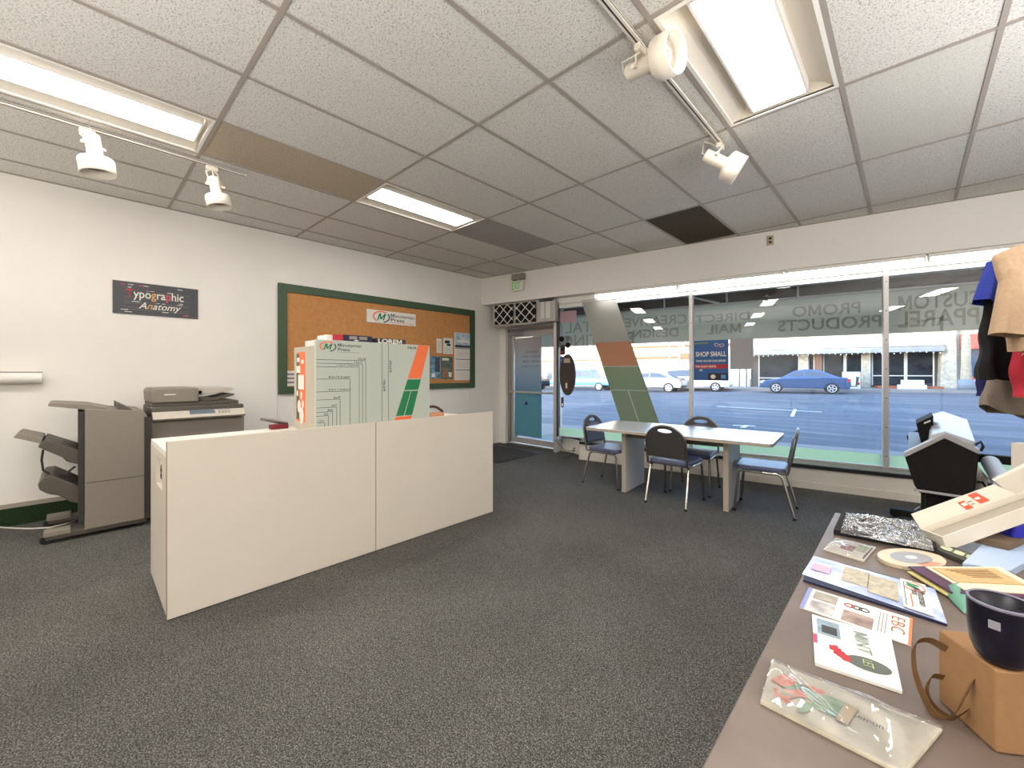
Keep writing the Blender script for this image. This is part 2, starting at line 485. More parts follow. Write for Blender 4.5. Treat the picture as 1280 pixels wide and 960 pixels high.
# floor strip between carpet and wall
# door wall: return by the door
dj = MB(); dj.box(XL, -5.335, 5.44, 5.62, 0, 2.5, white, .004); dj.box(XL + .0, -5.33, 5.43, 5.44, 0, .16, white)
struct(dj.build('wall_door'))
bb = MB(); bb.box(XL, XL + .018, 2.4, 5.43, 0, .15, white, .004); struct(bb.build('baseboard_left'))
gcar = mat('green carpet base', '#1f3a14', .95, noise=.4, scale=90, col2='#101f0b')
bb = MB(); bb.box(XL, XL + .022, YB, 2.398, 0, .15, gcar); bb.box(XL, XL + .024, YB, 2.398, .15, .185, mat('grey cap', '#a39a8d', .6)); struct(bb.build('baseboard_green'))

# window mullions, head and panes
OG = .16                                        # glass plane offset
ML = [-4.13, -2.105, -.155, 1.80]
hd = MB(FWM); hd.box(-4.12, 3.2, .158, .22, 2.33, 2.49, white); struct(hd.build('trim_2'))
def mullion(s0, wd=.045, z0=.268, z1=2.42):
    b = MB(FWM); b.box(s0 - wd / 2, s0 + wd / 2, OG - .055, OG + .05, z0, z1, alumw, .003)
    for i in range(7): b.cyl((s0, OG - .057, .4 + i * .31), (s0, OG - .053, .4 + i * .31), .006, darkg, n=8)
    return b.build('trim_3')
for s0 in ML[1:]: struct(mullion(s0))
pst = MB(FWM); pst.box(-4.2, -4.125, .15, .30, 0, 2.49, alumw, .004); pst.box(-4.125, -4.10, .12, .2, .268, 2.4, darkg); struct(pst.build('trim_4'))
for i in range(3):
    a = ML[i] + .0225 + (.01 if i == 0 else 0); b_ = ML[i + 1] - .0225
    wf = MB(FWM)
    wf.box(a, b_, OG - .02, OG + .02, .269, .285, alumw); wf.box(a, b_, OG - .02, OG + .02, 2.385, 2.40, alumw)
    wo = struct(wf.build('window_%d' % (i + 1)))
    p = MB(FWM); p.box(a, b_, OG - .004, OG + .004, .285, 2.315, glass); p.build('pane', wo)
wf = MB(FWM); wf.box(1.8225, 3.2, OG - .02, OG + .02, .269, .285, alumw); wo = struct(wf.build('window_4'))
p = MB(FWM); p.box(1.8225, 3.2, OG - .004, OG + .004, .285, 2.33, glass); p.build('pane', wo)

# strip lights under the beam
stl = emat('lit tube', '#ffffff', 15.0)
seams = [(-3.44, -2.26, 'strip light nearest the door above the front window'), (-2.24, -1.07, 'second strip light from the door above the front window'),
         (-1.05, .135, 'third strip light from the door above the front window'), (.155, 1.34, 'strip light above the window behind the hanging shirts')]
for a, b_, lb in seams:
    t = thing('strip_light', lb, 'strip light', FWM @ Vector(((a + b_) / 2, .05, 2.41)), T0, 'strip lights over the window')
    q = MB(FWM); q.box(a, b_, .022, .10, 2.452, 2.489, white, .004); q.box(a, a + .012, .03, .09, 2.41, 2.455, alumw); q.box(b_ - .012, b_, .03, .09, 2.41, 2.455, alumw); q.build('housing', t)
    q = MB(FWM); q.cyl((a + .012, .06, 2.432), (b_ - .012, .06, 2.432), .019, stl, n=12); q.build('tube', t)

# ---------------------------------------------------------------- shop door
YD = 5.55
door = MB()
x0, x1, zt = -5.33, -4.175, 2.09
door.box(x0, x0 + .05, YD - .06, YD + .06, 0, zt, alum, .003); door.box(x1 - .035, x1, YD - .06, YD + .06, 0, zt, alum, .003); door.box(x0, x1, YD - .06, YD + .06, zt - .05, zt, alum, .003)
door.box(x0, x1, YD - .07, YD + .07, 0, .02, alum)
door.box(x0 - .01, x1 + .02, YD - .05, YD + .05, zt, 2.49, soffm)
dr = struct(door.build('door_1'))
lf = MB(); a, b_ = x0 + .055, x1 - .04
lf.box(a, a + .06, YD - .025, YD + .025, .03, zt - .055, alumw, .003); lf.box(b_ - .055, b_, YD - .025, YD + .025, .03, zt - .055, alumw, .003)
lf.box(a + .06, b_ - .055, YD - .025, YD + .025, zt - .16, zt - .055, alumw, .003); lf.box(a + .06, b_ - .055, YD - .025, YD + .025, .03, .13, alumw, .003)
lf.build('leaf_frame', dr)
p = MB(); p.box(a + .06, b_ - .055, YD - .004, YD + .004, .13, zt - .16, glass); p.build('pane', dr)
pb = MB(); pb.box(a, b_, YD - .075, YD - .05, .93, .965, alumw, .004); pb.box(a + .01, a + .05, YD - .06, YD - .02, .92, .975, alum); pb.box(b_ - .05, b_ - .01, YD - .06, YD - .02, .92, .975, alum); pb.build('push_bar', dr)
cz = MB(); cz.box(a + .02, a + .32, YD - .10, YD - .028, zt - .125, zt - .06, alum, .006)
cz.tube([(a + .25, YD - .07, zt - .05), (a + .5, YD - .16, zt - .045), (a + .62, YD - .08, zt - .04)], .01, alum, n=6); cz.build('door_closer', dr)
def m_doorfilm(nt, b):
    tc = nt.nodes.new('ShaderNodeTexCoord'); sp = nt.nodes.new('ShaderNodeSeparateXYZ'); nt.links.new(tc.outputs['Object'], sp.inputs[0])
    mr = nt.nodes.new('ShaderNodeMapRange'); mr.inputs[1].default_value = .0; mr.inputs[2].default_value = 1.8; nt.links.new(sp.outputs[2], mr.inputs[0])
    r = ramp(nt, [(0, '#6ea2a5'), (.40, '#72a4a9'), (.47, '#8aa3ae'), (.75, '#b3b8bd'), (1, '#d2c6c2')])
    nt.links.new(mr.outputs[0], r.inputs[0])
    nt.nodes.remove(b)
    d = nt.nodes.new('ShaderNodeBsdfDiffuse'); tl = nt.nodes.new('ShaderNodeBsdfTranslucent'); t = nt.nodes.new('ShaderNodeBsdfTransparent')
    for q in (d, tl): nt.links.new(r.outputs[0], q.inputs[0])
    m1 = nt.nodes.new('ShaderNodeMixShader'); m1.inputs[0].default_value = .45; m2 = nt.nodes.new('ShaderNodeMixShader'); m2.inputs[0].default_value = .88
    nt.links.new(d.outputs[0], m1.inputs[1]); nt.links.new(tl.outputs[0], m1.inputs[2]); nt.links.new(t.outputs[0], m2.inputs[1]); nt.links.new(m1.outputs[0], m2.inputs[2])
    nt.links.new(m2.outputs[0], nt.nodes['Material Output'].inputs[0])
dfilm = nodes_mat('door film', m_doorfilm)
fe = a + .06 + .64
f = MB(); f.box(a + .075, fe, YD - .0065, YD - .0045, .16, zt - .17, dfilm)
dk = mat('dark lettering', '#5c6068', .6)
for i, (tx, wd) in enumerate([('STORE HOURS', .33), ('MONDAY - FRIDAY', .42), ('8:00AM - 5:00PM', .38), ('OR BY APPOINTMENT', .42)]):
    f.text(tx, (fe - .04 - wd / 2, YD - .008, 1.66 - i * .085), (1, 0, 0), (0, 0, 1), dk, width=wd, height=.04 if i < 3 else .025, mirror=True)
single(f, 'door_decal', 'grey to teal see-through vinyl film on the shop door glass', 'decal')
bl = MB(); bp = Vector((a + .42, YD - .09, .935)); bl.tube([bp, bp - Vector((0, 0, .15))], .004, alum, n=6)
bl.lathe([(.004, .05), (.02, .04), (.03, .012), (.036, 0), (.03, 0), (.0, .03)], darkg, 14, Matrix.Translation(bp - Vector((0, 0, .2))))
single(bl, 'door_bell', 'small dark bell hanging from the push bar of the shop door', 'bell')

# entrance mat
mt = MB(); mm = mat('entrance mat rib', '#3f3d3b', .95, noise=.3, scale=60); me_ = mat('entrance mat rubber', '#262423', .8)
mt.box(-5.42, -4.25, 4.15, 5.12, .001, .008, me_)
for i in range(28): mt.box(-5.38, -4.29, 4.19 + i * .0322, 4.208 + i * .0322, .008, .013, mm)
single(mt, 'entrance_mat', 'dark ribbed entrance mat on the carpet inside the shop door', 'doormat')

# air filter unit above the door
t = thing('air_unit', 'metal air curtain box with two lattice filters above the shop door', 'air unit', FWM @ Vector((-4.9, .1, 2.09)), T0)
q = MB(FWM); galv = mat('galvanised sheet', '#b9b6b0', .42, .35, noise=.15, scale=6)
q.box(-5.36, -4.42, .06, .46, 2.10, 2.488, galv, .006); q.build('housing', t)
filt = mat('filter black', '#141312', .9, noise=.3, scale=80)
for (a, b_) in ((-5.30, -4.92), (-4.86, -4.47)):
    q = MB(FWM); q.box(a, b_, .035, .062, 2.13, 2.46, filt); fo = q.build('filter', t)
    q = MB(FWM)
    zz0, zz1 = 2.13, 2.46; wdt = b_ - a; sp_ = wdt / 2
    for dirn in (1, -1):
        for c in (-1.5, -.5, .5, 1.5):
            # lines u*dirn - v = c in unit square stretched
            pts = []
            for i in range(81):
                u = i / 80; v = .5 + dirn * (u - .5) * 1.15 + c * .5
                if 0 <= v <= 1: pts.append((u, v))
            if len(pts) > 2:
                (u0, v0), (u1, v1) = pts[0], pts[-1]
                q.tube([(a + u0 * wdt, .032, zz0 + v0 * .33), (a + u1 * wdt, .032, zz0 + v1 * .33)], .008, white, n=4)
    q.build('lattice', fo)
q = MB(FWM); q.box(-4.42, -4.10, .02, .34, 2.11, 2.44, galv, .01); q.box(-4.36, -4.18, .015, .03, 2.17, 2.43, mat('silver foil', '#d5d3cf', .3, .5)); q.box(-4.285, -4.27, .008, .02, 2.12, 2.43, galv); q.build('end_duct', t)

# exit sign
t = thing('exit_sign', 'small white exit sign with green letters hung from the front beam', 'exit sign', FWM @ Vector((-4.753, -.05, 2.62)), T0)
q = MB(FWM); q.box(-4.86, -4.645, -.09, -.03, 2.645, 2.81, white, .006); q.build('body', t)
q = MB(FWM); q.vtext('EXIT', -4.765, 2.727, mat('exit green', '#2f9a1c', .5, emit='#3fae2a', es=.35), width=.165, height=.115, y=-.0915, bold=.0); q.build('lettering', t)
q = MB(FWM); q.box(-4.87, -4.63, -.08, -.001, 2.83, 2.93, greyp, .008); q.cyl((-4.75, -.05, 2.8), (-4.75, -.05, 2.84), .015, white); q.build('mount', t)
q = MB(FWM); q.box(-1.235, -1.165, -.012, -.001, 2.80, 2.915, mat('beige plastic', '#b9a98c', .5), .004)
for z in (2.835, 2.88): q.box(-1.215, -1.185, -.0135, -.0115, z - .014, z + .014, darkg)
single(q, 'wall_outlet', 'small beige double outlet on the front beam below the ceiling', 'outlet')
q = MB(FWM); q.box(-3.72, -3.655, -.135, -.128, .10, .18, offw, .003); q.box(-3.70, -3.675, -.137, -.134, .115, .135, darkg); q.box(-3.70, -3.675, -.137, -.134, .15, .17, darkg)
single(q, 'wall_outlet', 'white outlet low on the curved sill wall beside the door', 'outlet')
q = MB(FWM); q.tube([(-4.1, .05, .23), (-3.98, -.03, .16), (-3.85, -.12, .11), (-3.74, -.15, .115), (-3.70, -.155, .13), (-3.685, -.15, .165)], .005, black, n=6)
q.tube([(-3.69, -.15, .125), (-3.72, -.16, .05), (-3.78, -.17, .01), (-3.86, -.19, .006)], .005, black, n=6)
single(q, 'power_cord', 'black power cord at the low outlet beside the door', 'cord')

# ---------------------------------------------------------------- window graphics
fm_grey = filmmat('film grey', '#bdbbb2', .93, .35); fm_or = filmmat('film orange', '#d09b78', .94, .4); fm_gr = filmmat('film green', '#94a488', .94, .35)
fm_ln = filmmat('film line', '#cfcfc2', .95, .5)
def fquad(mb, pts, m, y=OG - .006, th=.0012):
    mb.add([(s_, y, z) for s_, z in pts] + [(s_, y + th, z) for s_, z in pts], [(0, 1, 2, 3), (7, 6, 5, 4), (0, 4, 5, 1), (1, 5, 6, 2), (2, 6, 7, 3), (3, 7, 4, 0)], m)
def sx(z, side):        # slanted edges of the stripe
    return (-3.70 if side == 0 else -3.155) + (2.38 - z) * (.345 if side == 0 else .352)
q = MB(FWM)
def band(z1, z0, m, a=0, b_=1, y=OG - .006):
    def X(z, f): return sx(z, 0) * (1 - f) + sx(z, 1) * f
    fquad(q, [(X(z0, a), z0), (X(z0, b_), z0), (X(z1, b_), z1), (X(z1, a), z1)], m, y)
band(2.42, 1.752, fm_grey); band(1.748, 1.392, fm_or); band(1.38, 1.042, fm_gr); band(1.03, .30, fm_gr, 0, .47); band(1.03, .30, fm_gr, .50, 1)
band(1.392, 1.38, fm_ln); band(1.042, 1.03, fm_ln); band(1.03, .30, fm_ln, .47, .5)
single(q, 'window_decal', 'slanted grey, orange and green stripe decal on the window next to the door', 'decal')
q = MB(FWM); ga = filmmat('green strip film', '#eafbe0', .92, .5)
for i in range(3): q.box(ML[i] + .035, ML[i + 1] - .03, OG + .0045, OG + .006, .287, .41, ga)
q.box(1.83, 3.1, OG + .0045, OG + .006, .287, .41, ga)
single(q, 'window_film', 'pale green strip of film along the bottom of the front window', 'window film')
# oval sign seen from behind
t = thing('oval_sign', 'dark oval sign hung in the window beside the door, seen from the back', 'sign', FWM @ Vector((-3.90, .07, .937)), T0)
q = MB(FWM); ov = mat('sign back', '#3b2f2a', .6, noise=.2, scale=20)
q.prism([(-3.90 + .135 * math.cos(i * PI / 18), 1.258 + .322 * math.sin(i * PI / 18)) for i in range(36)], 'y', .05, .085, ov, .004); q.build('board', t)
q = MB(FWM); q.box(-3.96, -3.85, .047, .05, 1.445, 1.515, mat('tan label', '#a8998b', .6)); q.build('back_label', t)
q = MB(FWM); q.box(-3.925, -3.895, .044, .05, 1.05, 1.13, offw); q.box(-3.95, -3.87, .046, .05, 1.02, 1.16, mat('brown label', '#4c3a33', .6)); q.build('back_label', t)
q = MB(FWM); q.box(-4.07, -3.99, OG - .0065, OG - .005, 1.58, 1.73, filmmat('dark sticker', '#2a2320', .97, .1)); q.box(-4.05, -4.01, OG - .0075, OG - .0064, 1.60, 1.64, red)
for i in range(4): q.prism([(-4.05 + (i % 2) * .11 + .045 * math.cos(k * PI / 8), 1.83 - (i // 2) * .1 + .045 * math.sin(k * PI / 8)) for k in range(16)], 'y', OG - .0065, OG - .005, filmmat('grey sticker', '#8b9090', .9, .3) if i % 3 else filmmat('dark sticker', '#2a2320', .97, .1))
single(q, 'window_sticker', 'cluster of round and square stickers on the window above the oval sign', 'sticker')
q = MB(FWM); q.box(-4.08, -3.93, OG - .0065, OG - .005, 1.40, 1.55, filmmat('blue sticker', '#5a72b0', .9, .4)); q.box(-4.06, -3.95, OG - .0075, OG - .006, 1.44, 1.5, white)
single(q, 'window_sticker', 'blue sticker on the window glass just above the oval sign', 'sticker')
q = MB(FWM); q.box(-4.06, -4.015, OG - .0065, OG - .005, .74, .90, filmmat('brown sticker', '#6b3b33', .95, .2)); q.box(-4.05, -4.025, OG - .0075, OG - .006, .76, .80, white); q.box(-4.05, -4.025, OG - .0075, OG - .006, .83, .87, darkg)
single(q, 'window_sticker', 'narrow brown sticker on the window below the oval sign', 'sticker')
q = MB(FWM); pk = filmmat('pink paper', '#d9bcc4', .95, .5); q.box(-4.08, -3.79, OG - .0065, OG - .005, 2.09, 2.27, pk)
single(q, 'window_paper', 'pink paper taped high in the window corner beside the door', 'paper')
# shop small poster
t = thing('shop_poster', 'blue SHOP SMALL poster on the middle front window', 'poster', FWM @ Vector((-1.88, OG - .01, 1.18)), T0)
q = MB(FWM); q.box(-2.075, -1.66, OG - .008, OG - .005, 1.19, 1.715, blue); q.build('sheet', t)
q = MB(FWM); yq = OG - .009
q.box(-2.075, -1.90, yq, OG - .0079, 1.67, 1.69, mat('olive strip', '#6f7f5a', .6)); q.box(-2.06, -1.665, yq, OG - .0079, 1.345, 1.40, red); q.box(-1.90, -1.665, yq, OG - .0079, 1.195, 1.285, black)
q.prism([(-1.84 + .03 * math.cos(k * PI / 8), 1.24 + .028 * math.sin(k * PI / 8)) for k in range(16)], 'y', yq - .001, yq, paper); q.box(-1.745, -1.69, yq - .001, yq, 1.215, 1.265, mat('sky blue', '#4d8fc4', .5))
q.prism([(-1.985 + .022 * math.cos(k * PI / 8), 1.325 + .015 * math.sin(k * PI / 8)) for k in range(16)], 'y', yq - .001, yq, mat('pale blue', '#9fb6c9', .5))
for k, (cx, cz, c_) in enumerate([(-1.80, 1.655, offw), (-1.765, 1.63, red), (-1.74, 1.645, offw)]):
    q.tube([(cx + .025 * math.cos(i * PI / 8), yq, cz + .018 * math.sin(i * PI / 8)) for i in range(16)], .003, c_, n=4, closed=True)
q.vtext('SHOP SMALL', -1.868, 1.535, paper, width=.365, height=.065, y=OG - .0085, bold=.02)
q.vtext('THANK YOU FOR YOUR SUPPORT', -1.868, 1.445, paper, width=.36, height=.028, y=OG - .0085, bold=.02)
q.vtext('THIS HOLIDAY SEASON', -1.93, 1.373, paper, width=.25, height=.028, y=OG - .0095, bold=.02)
q.build('printing', t)
q = MB(FWM); q.box(-1.645, -1.385, OG - .0075, OG - .005, 1.335, 1.722, filmmat('grey paper', '#c4c0c0', .96, .4))
single(q, 'window_paper', 'plain grey sheet taped beside the blue poster on the window', 'paper')
# ---------------------------------------------------------------- track lights
spotm = mat('spot white', '#e6dccb', .4)
spotd = mat('spot inside', '#3b3129', .5)
lampf = mat('reflector lamp face', '#9c9286', .25, .3)
def track(name_lab, x, y0, y1):
    q = MB(); q.box(x - .018, x + .018, y0, y1, ZC - .024, ZC - .003, mat('track white', '#d8d0c4', .45), .002); q.box(x - .004, x + .004, y0 + .01, y1 - .01, ZC - .0246, ZC - .0238, darkg); q.box(x + .0181, x + .0186, y0 + .01, y1 - .01, ZC - .016, ZC - .011, darkg)
    single(q, 'light_track', name_lab, 'light track', 'ceiling light tracks')
track('white ceiling light track beside the long light over the copier', -4.05, -2.4, 1.0)
track('ceiling light track over the middle of the room', -.985, .2, 3.27)
def spot(label, x, y, neck, axis, s=1.0, drop=.12):
    """neck: middle of the lamp holder; axis: where the can points"""
    t = thing('track_spotlight', label, 'spotlight', (x, y, ZC - .025), 0, 'track spotlights')
    q = MB(); q.box(x - .016, x + .016, y - .04, y + .04, ZC - .06, ZC - .026, spotm, .004); q.build('adapter', t)
    ax = Vector(axis).normalized(); n = Vector(neck)
    R = Matrix.Translation(n) @ ax.to_track_quat('Z', 'Y').to_matrix().to_4x4()
    q = MB()
    q.lathe([(0, -.075 * s), (.040 * s, -.075 * s), (.044 * s, -.068 * s), (.044 * s, .07 * s), (.050 * s, .078 * s), (.092 * s, .095 * s), (.1 * s, .105 * s), (.1 * s, .20 * s), (.096 * s, .20 * s), (.094 * s, .112 * s)], spotm, 28, R)
    q.build('can', t)
    q = MB(); q.lathe([(.094 * s, .113 * s), (.093 * s, .13 * s), (.088 * s, .125 * s), (.0, .12 * s)], spotd, 28, R); q.build('liner', t)
    q = MB(); q.lathe([(.0, .142 * s), (.02 * s, .146 * s), (.022 * s, .152 * s), (.045 * s, .152 * s), (.047 * s, .146 * s), (.068 * s, .152 * s), (.07 * s, .13 * s)], lampf, 28, R); q.build('lamp', t)
    side = ax.cross(Vector((x, y, ZC)) - n); side = side.normalized() if side.length > .02 else Vector((0, 1, 0))
    top = Vector((x, y, ZC - .06)); q = MB()
    for sg in (-1, 1):
        pv = n + side * sg * .06 * s
        q.tube([top + side * sg * .012, top + side * sg * .045 * s - Vector((0, 0, .015)), pv.lerp(top, .5) + side * sg * .01, pv, n + side * sg * .046 * s], .006, spotm, n=6)
        q.cyl(n + side * sg * .045 * s, n + side * sg * .075 * s, .011, spotm, n=10)
    q.build('yoke', t)
    q = MB(); back = n - ax * .07 * s
    q.tube([top + Vector((.01, .01, .01)), top.lerp(back, .35) + Vector((0, 0, .03)) - ax * .09 * s, back - ax * .03 * s, back], .005, spotm, n=6); q.build('lead', t)
right = Vector((CC, -SS, 0)); fwd = Vector((SS, CC, 0)); up = Vector((0, 0, 1))
p = atd(117, 182, 2.84); spot('white track spotlight pointing straight down beside the long ceiling light', -4.05, .06, p, Vector((.05, .12, -1)), .96)
p = atd(269, 232, 3.34); spot('smaller looking white track spotlight near the end of the copier side track', -4.05, .76, p, Vector((.08, .16, -1)), .86)
p = atd(801, 85, 2.15); spot('track spotlight with its open face turned to the room, high over the middle', -.985, 1.98, p, right * .62 - up * .12 - fwd * .72, .98)
p = atd(893, 199, 3.0); spot('track spotlight tilted down at the end of the middle track', -.985, 3.22, p, right * .78 - up * .52 - fwd * .22, .98)

# ---------------------------------------------------------------- left wall
def wallpt(x, y, off=.02): return atX(x, y, XL + off)
t = thing('poster', 'dark grey lettering poster reading Typographic Anatomy on the white wall', 'poster', (XL + .01, .579, 1.862))
q = MB(LWM); pg = mat('poster grey', '#45454a', .5, noise=.15, scale=40); q.box(.25, .908, -.012, -.001, 1.862, 2.176, pg); q.build('sheet', t)
q = MB(LWM); yy = -.0126
cols = [red, paper, paper, mat('pale green', '#cfe0c8', .5), mat('amber', '#d9a45a', .5), paper, paper, mat('pink red', '#c8545e', .5), paper, paper, paper]
q.vtext('Typographic', .565, 2.055, paper, width=.44, height=.105, y=yy, bold=.012, cols=cols)
q.vtext('Anatomy', .60, 1.945, paper, width=.33, height=.085, y=yy, bold=.008, shear=.35, cols=[paper, mat('amber', '#d9a45a', .5)] + [paper] * 5)
rn = random.Random(5)
for k in range(20):
    u = .27 + rn.random() * .55; z = rn.choice([2.145, 2.12, 2.10, 1.985, 2.0, 1.90, 1.885, 1.88]); q.box(u, u + .02 + rn.random() * .04, yy - .0003, -.0119, z, z + .006, rn.choice([paper, offw, mat('pink red', '#c8545e', .5), offw]))
for z in (2.09, 2.025, 1.985, 1.97, 1.93, 1.91): q.box(.33, .83, yy + .0002, -.0119, z, z + .0015, greyp)
q.build('lettering', t)
# cork board
t = thing('bulletin_board', 'large cork bulletin board with dark green painted frame on the white wall', 'bulletin board', (XL + .02, 3.24, 1.04))
z0, z1, y0, y1 = 1.035, 2.372, 1.685, 4.802
fg = mat('board frame green', '#3b5238', .55, noise=.12, scale=12); cork = mat('cork', '#c48a52', .9, noise=.16, scale=18, bump=.15, bscale=150)
def lbar(a, b_, c_, d, nm):
    q = MB(LWM); q.box(a, b_, -.04, -.001, c_, d, fg, .003); q.build(nm, t)
lbar(y0, y1, z1 - .1, z1, 'frame_rail'); lbar(y0, y1, z0, z0 + .085, 'frame_rail'); lbar(y0, y0 + .095, z0 + .085, z1 - .1, 'frame_stile'); lbar(y1 - .11, y1, z0 + .085, z1 - .1, 'frame_stile')
q = MB(LWM); q.box(y0 + .09, y1 - .1, -.02, -.002, z0 + .08, z1 - .09, cork); q.build('cork_panel', t)
for yb in (1.70, 4.70):
    q = MB(LWM); q.box(yb - .02, yb + .02, -.006, -.0005, .15, 1.034, white, .002); struct(q.build('trim_5'))
def logo(q, u, z, w_, y, mcol=green):
    """round print-shop mark: an M inside an open ring, w_ wide"""
    r = w_ / 2
    for a0, a1, c_, th in ((PI * .30, PI * 1.30, orange, .030), (-PI * .42, PI * .22, mat('mark grey', '#4e5654', .5), .024)):
        n = 22; pts = [(a0 + (a1 - a0) * i / n) for i in range(n + 1)]
        V = []; Fs = []
        for a in pts:
            for k in (1, 1 - .16):
                V.append((u + r * k * math.cos(a), y, z + r * .62 * (k if k == 1 else .80) * math.sin(a)))
        for i in range(n): Fs.append((2 * i, 2 * i + 1, 2 * i + 3, 2 * i + 2))
        q.add(V, Fs, c_)
    q.vtext('M', u, z, mcol, width=r * 1.05, height=r * .72, y=y - .0003, shear=.3, bold=.035)
# pinned sign
t = thing('company_plaque', 'white print shop plaque pinned high on the cork board', 'plaque', (XL + .03, 3.2, 1.995))
q = MB(LWM); q.box(2.805, 3.60, -.036, -.021, 1.998, 2.182, paper, .002); q.build('panel', t)
q = MB(LWM); logo(q, 3.03, 2.09, .27, -.0366); q.vtext('Minuteman', 3.375, 2.125, inkb, width=.40, height=.052, y=-.0366, bold=.004); q.vtext('Press', 3.29, 2.063, inkb, width=.22, height=.05, y=-.0366, bold=.012); q.box(3.17, 3.57, -.0366, -.0359, 2.02, 2.026, orange); q.build('printing', t)
# calendar
t = thing('wall_calendar', 'tall three month calendar with an aeroplane picture pinned to the cork board', 'calendar', (XL + .03, 4.52, 1.16))
sky_ph = mat('photo sky', '#6f93b5', .5, noise=.5, scale=9, col2='#d6dde2')
q = MB(LWM); q.box(4.36, 4.70, -.028, -.021, 1.165, 1.965, paper); q.build('backing', t)
q = MB(LWM); q.box(4.365, 4.695, -.03, -.0279, 1.715, 1.96, sky_ph); q.box(4.42, 4.66, -.031, -.0299, 1.80, 1.84, paper); q.prism([(4.5, 1.84), (4.62, 1.84), (4.56, 1.9)], 'y', -.031, -.0299, offw); q.box(4.365, 4.695, -.031, -.0299, 1.715, 1.755, darkg); q.build('picture', t)
for k in range(3):
    z = 1.705 - k * .182
    q = MB(LWM); q.box(4.37, 4.69, -.031, -.0279, z - .165, z, paper); q.box(4.37, 4.69, -.0315, -.0308, z - .012, z, mat('calendar blue', '#48506b', .5))
    for r_ in range(5): q.box(4.39, 4.67, -.0314, -.0309, z - .05 - r_ * .024, z - .045 - r_ * .024, mat('rule red', '#c99f99', .6))
    q.build('month_page', t)
q = MB(LWM); q.box(4.0, 4.098, -.024, -.021, 1.61, 1.84, paper)
for r_ in range(8): q.box(4.02, 4.08, -.0246, -.0238, 1.64 + r_ * .021, 1.645 + r_ * .021, greyp)
single(q, 'pinned_leaflet', 'narrow white leaflet pinned to the cork board above the blue magazine page', 'leaflet', 'papers pinned to the cork board')
q = MB(LWM); q.box(4.13, 4.325, -.024, -.021, 1.60, 1.858, paper); q.box(4.16, 4.26, -.0246, -.0238, 1.77, 1.82, inkb); q.box(4.20, 4.28, -.0246, -.0238, 1.73, 1.765, inkb)
for r_ in range(5): q.box(4.15, 4.30, -.0246, -.0238, 1.62 + r_ * .02, 1.624 + r_ * .02, greyp)
single(q, 'pinned_leaflet', 'wide white leaflet with bold black print pinned beside the calendar', 'leaflet', 'papers pinned to the cork board')
q = MB(LWM); q.box(3.88, 4.075, -.024, -.021, 1.195, 1.555, mat('magazine blue', '#24506e', .4, noise=.6, scale=14, col2='#86aec2')); q.box(3.97, 4.06, -.0246, -.0238, 1.3, 1.54, mat('magazine dark', '#1d2733', .4, noise=.4, scale=25, col2='#4b5e70')); q.box(3.90, 3.97, -.0247, -.0238, 1.22, 1.28, paper)
single(q, 'pinned_magazine_page', 'blue photo page pinned low on the cork board', 'magazine page', 'papers pinned to the cork board')
q = MB(LWM); q.box(4.085, 4.325, -.024, -.021, 1.19, 1.555, mat('magazine green', '#2b3530', .4, noise=.5, scale=16, col2='#6d7d70')); q.box(4.12, 4.22, -.0246, -.0238, 1.21, 1.36, mat('magazine tan', '#a2714f', .4, noise=.4, scale=20)); q.box(4.11, 4.24, -.0246, -.0238, 1.49, 1.53, paper); q.box(4.24, 4.30, -.0246, -.0238, 1.22, 1.30, paper)
single(q, 'pinned_magazine_page', 'dark green photo page with white heading pinned next to the blue page', 'magazine page', 'papers pinned to the cork board')
q = MB(LWM); q.box(1.775, 1.90, -.024, -.021, 1.13, 1.315, paper)
for r_ in range(3): q.box(1.785, 1.87, -.0246, -.0238, 1.16 + r_ * .05, 1.185 + r_ * .05, mat('scribble', '#8d7f88', .6))
single(q, 'pinned_leaflet', 'small printed leaflet at the lower corner of the board behind the chart box', 'leaflet', 'papers pinned to the cork board')
# white rail at the edge
q = MB(LWM); q.cyl((-1.9, -.055, 1.245), (-.192, -.055, 1.245), .045, white, n=20); q.box(-1.9, -.192, -.012, -.001, 1.29, 1.30, greyp)
for u in (-1.7, -.5): q.box(u, u + .04, -.03, -.001, 1.215, 1.275, white)
single(q, 'wall_rail', 'thick white tubular rail fixed along the white wall by the copier', 'rail')
q = MB(); q.tube([atz(x, y, .006) for x, y in ((-60, 648), (0, 659), (20, 660.5), (40, 660.8), (62, 659.5), (80, 655), (96, 650))], .006, offw, n=6)
single(q, 'floor_cable', 'white cable lying on the carpet along the green wall base by the copier', 'cable')

# ---------------------------------------------------------------- reception counter
lam = mat('counter laminate', '#d4cabc', .35, noise=.03, scale=3); lamw = mat('counter top', '#eae3d8', .3); edge = mat('counter edge band', '#8d7c68', .5)
XF, XB_, Y0, Y1 = -2.785, -3.47, .33, 2.67
ct = thing('reception_counter', 'long beige reception counter with two front panels in the middle of the carpet', 'counter', ((XF + XB_) / 2, 1.5, 0))
for a, b_ in ((Y0, 1.498), (1.504, Y1)):
    q = MB(); q.box(XF - .02, XF, a, b_, .006, .932, lam, .0015); q.build('front_panel', ct)
q = MB(); q.box(XF - .021, XF - .002, 1.499, 1.503, .01, .928, edge); q.build('joint_strip', ct)
q = MB(); q.box(XF - .02, XF + .0008, Y0 - .0008, Y0 + .0015, .006, .932, edge); q.build('edge_band', ct)
q = MB(); q.box(XB_, XF - .021, Y0 + .004, Y1, .845, .872, lamw, .002); q.build('top', ct)
q = MB(); q.holed([(XB_, .03), (XF - .021, .006), (XF - .021, .8445), (XB_, .8445)], [[(-3.22, .64), (-2.985, .64), (-2.985, .80), (-3.22, .80)]], 'y', Y0 + .003, Y0 + .022, lam); q.build('end_panel', ct)
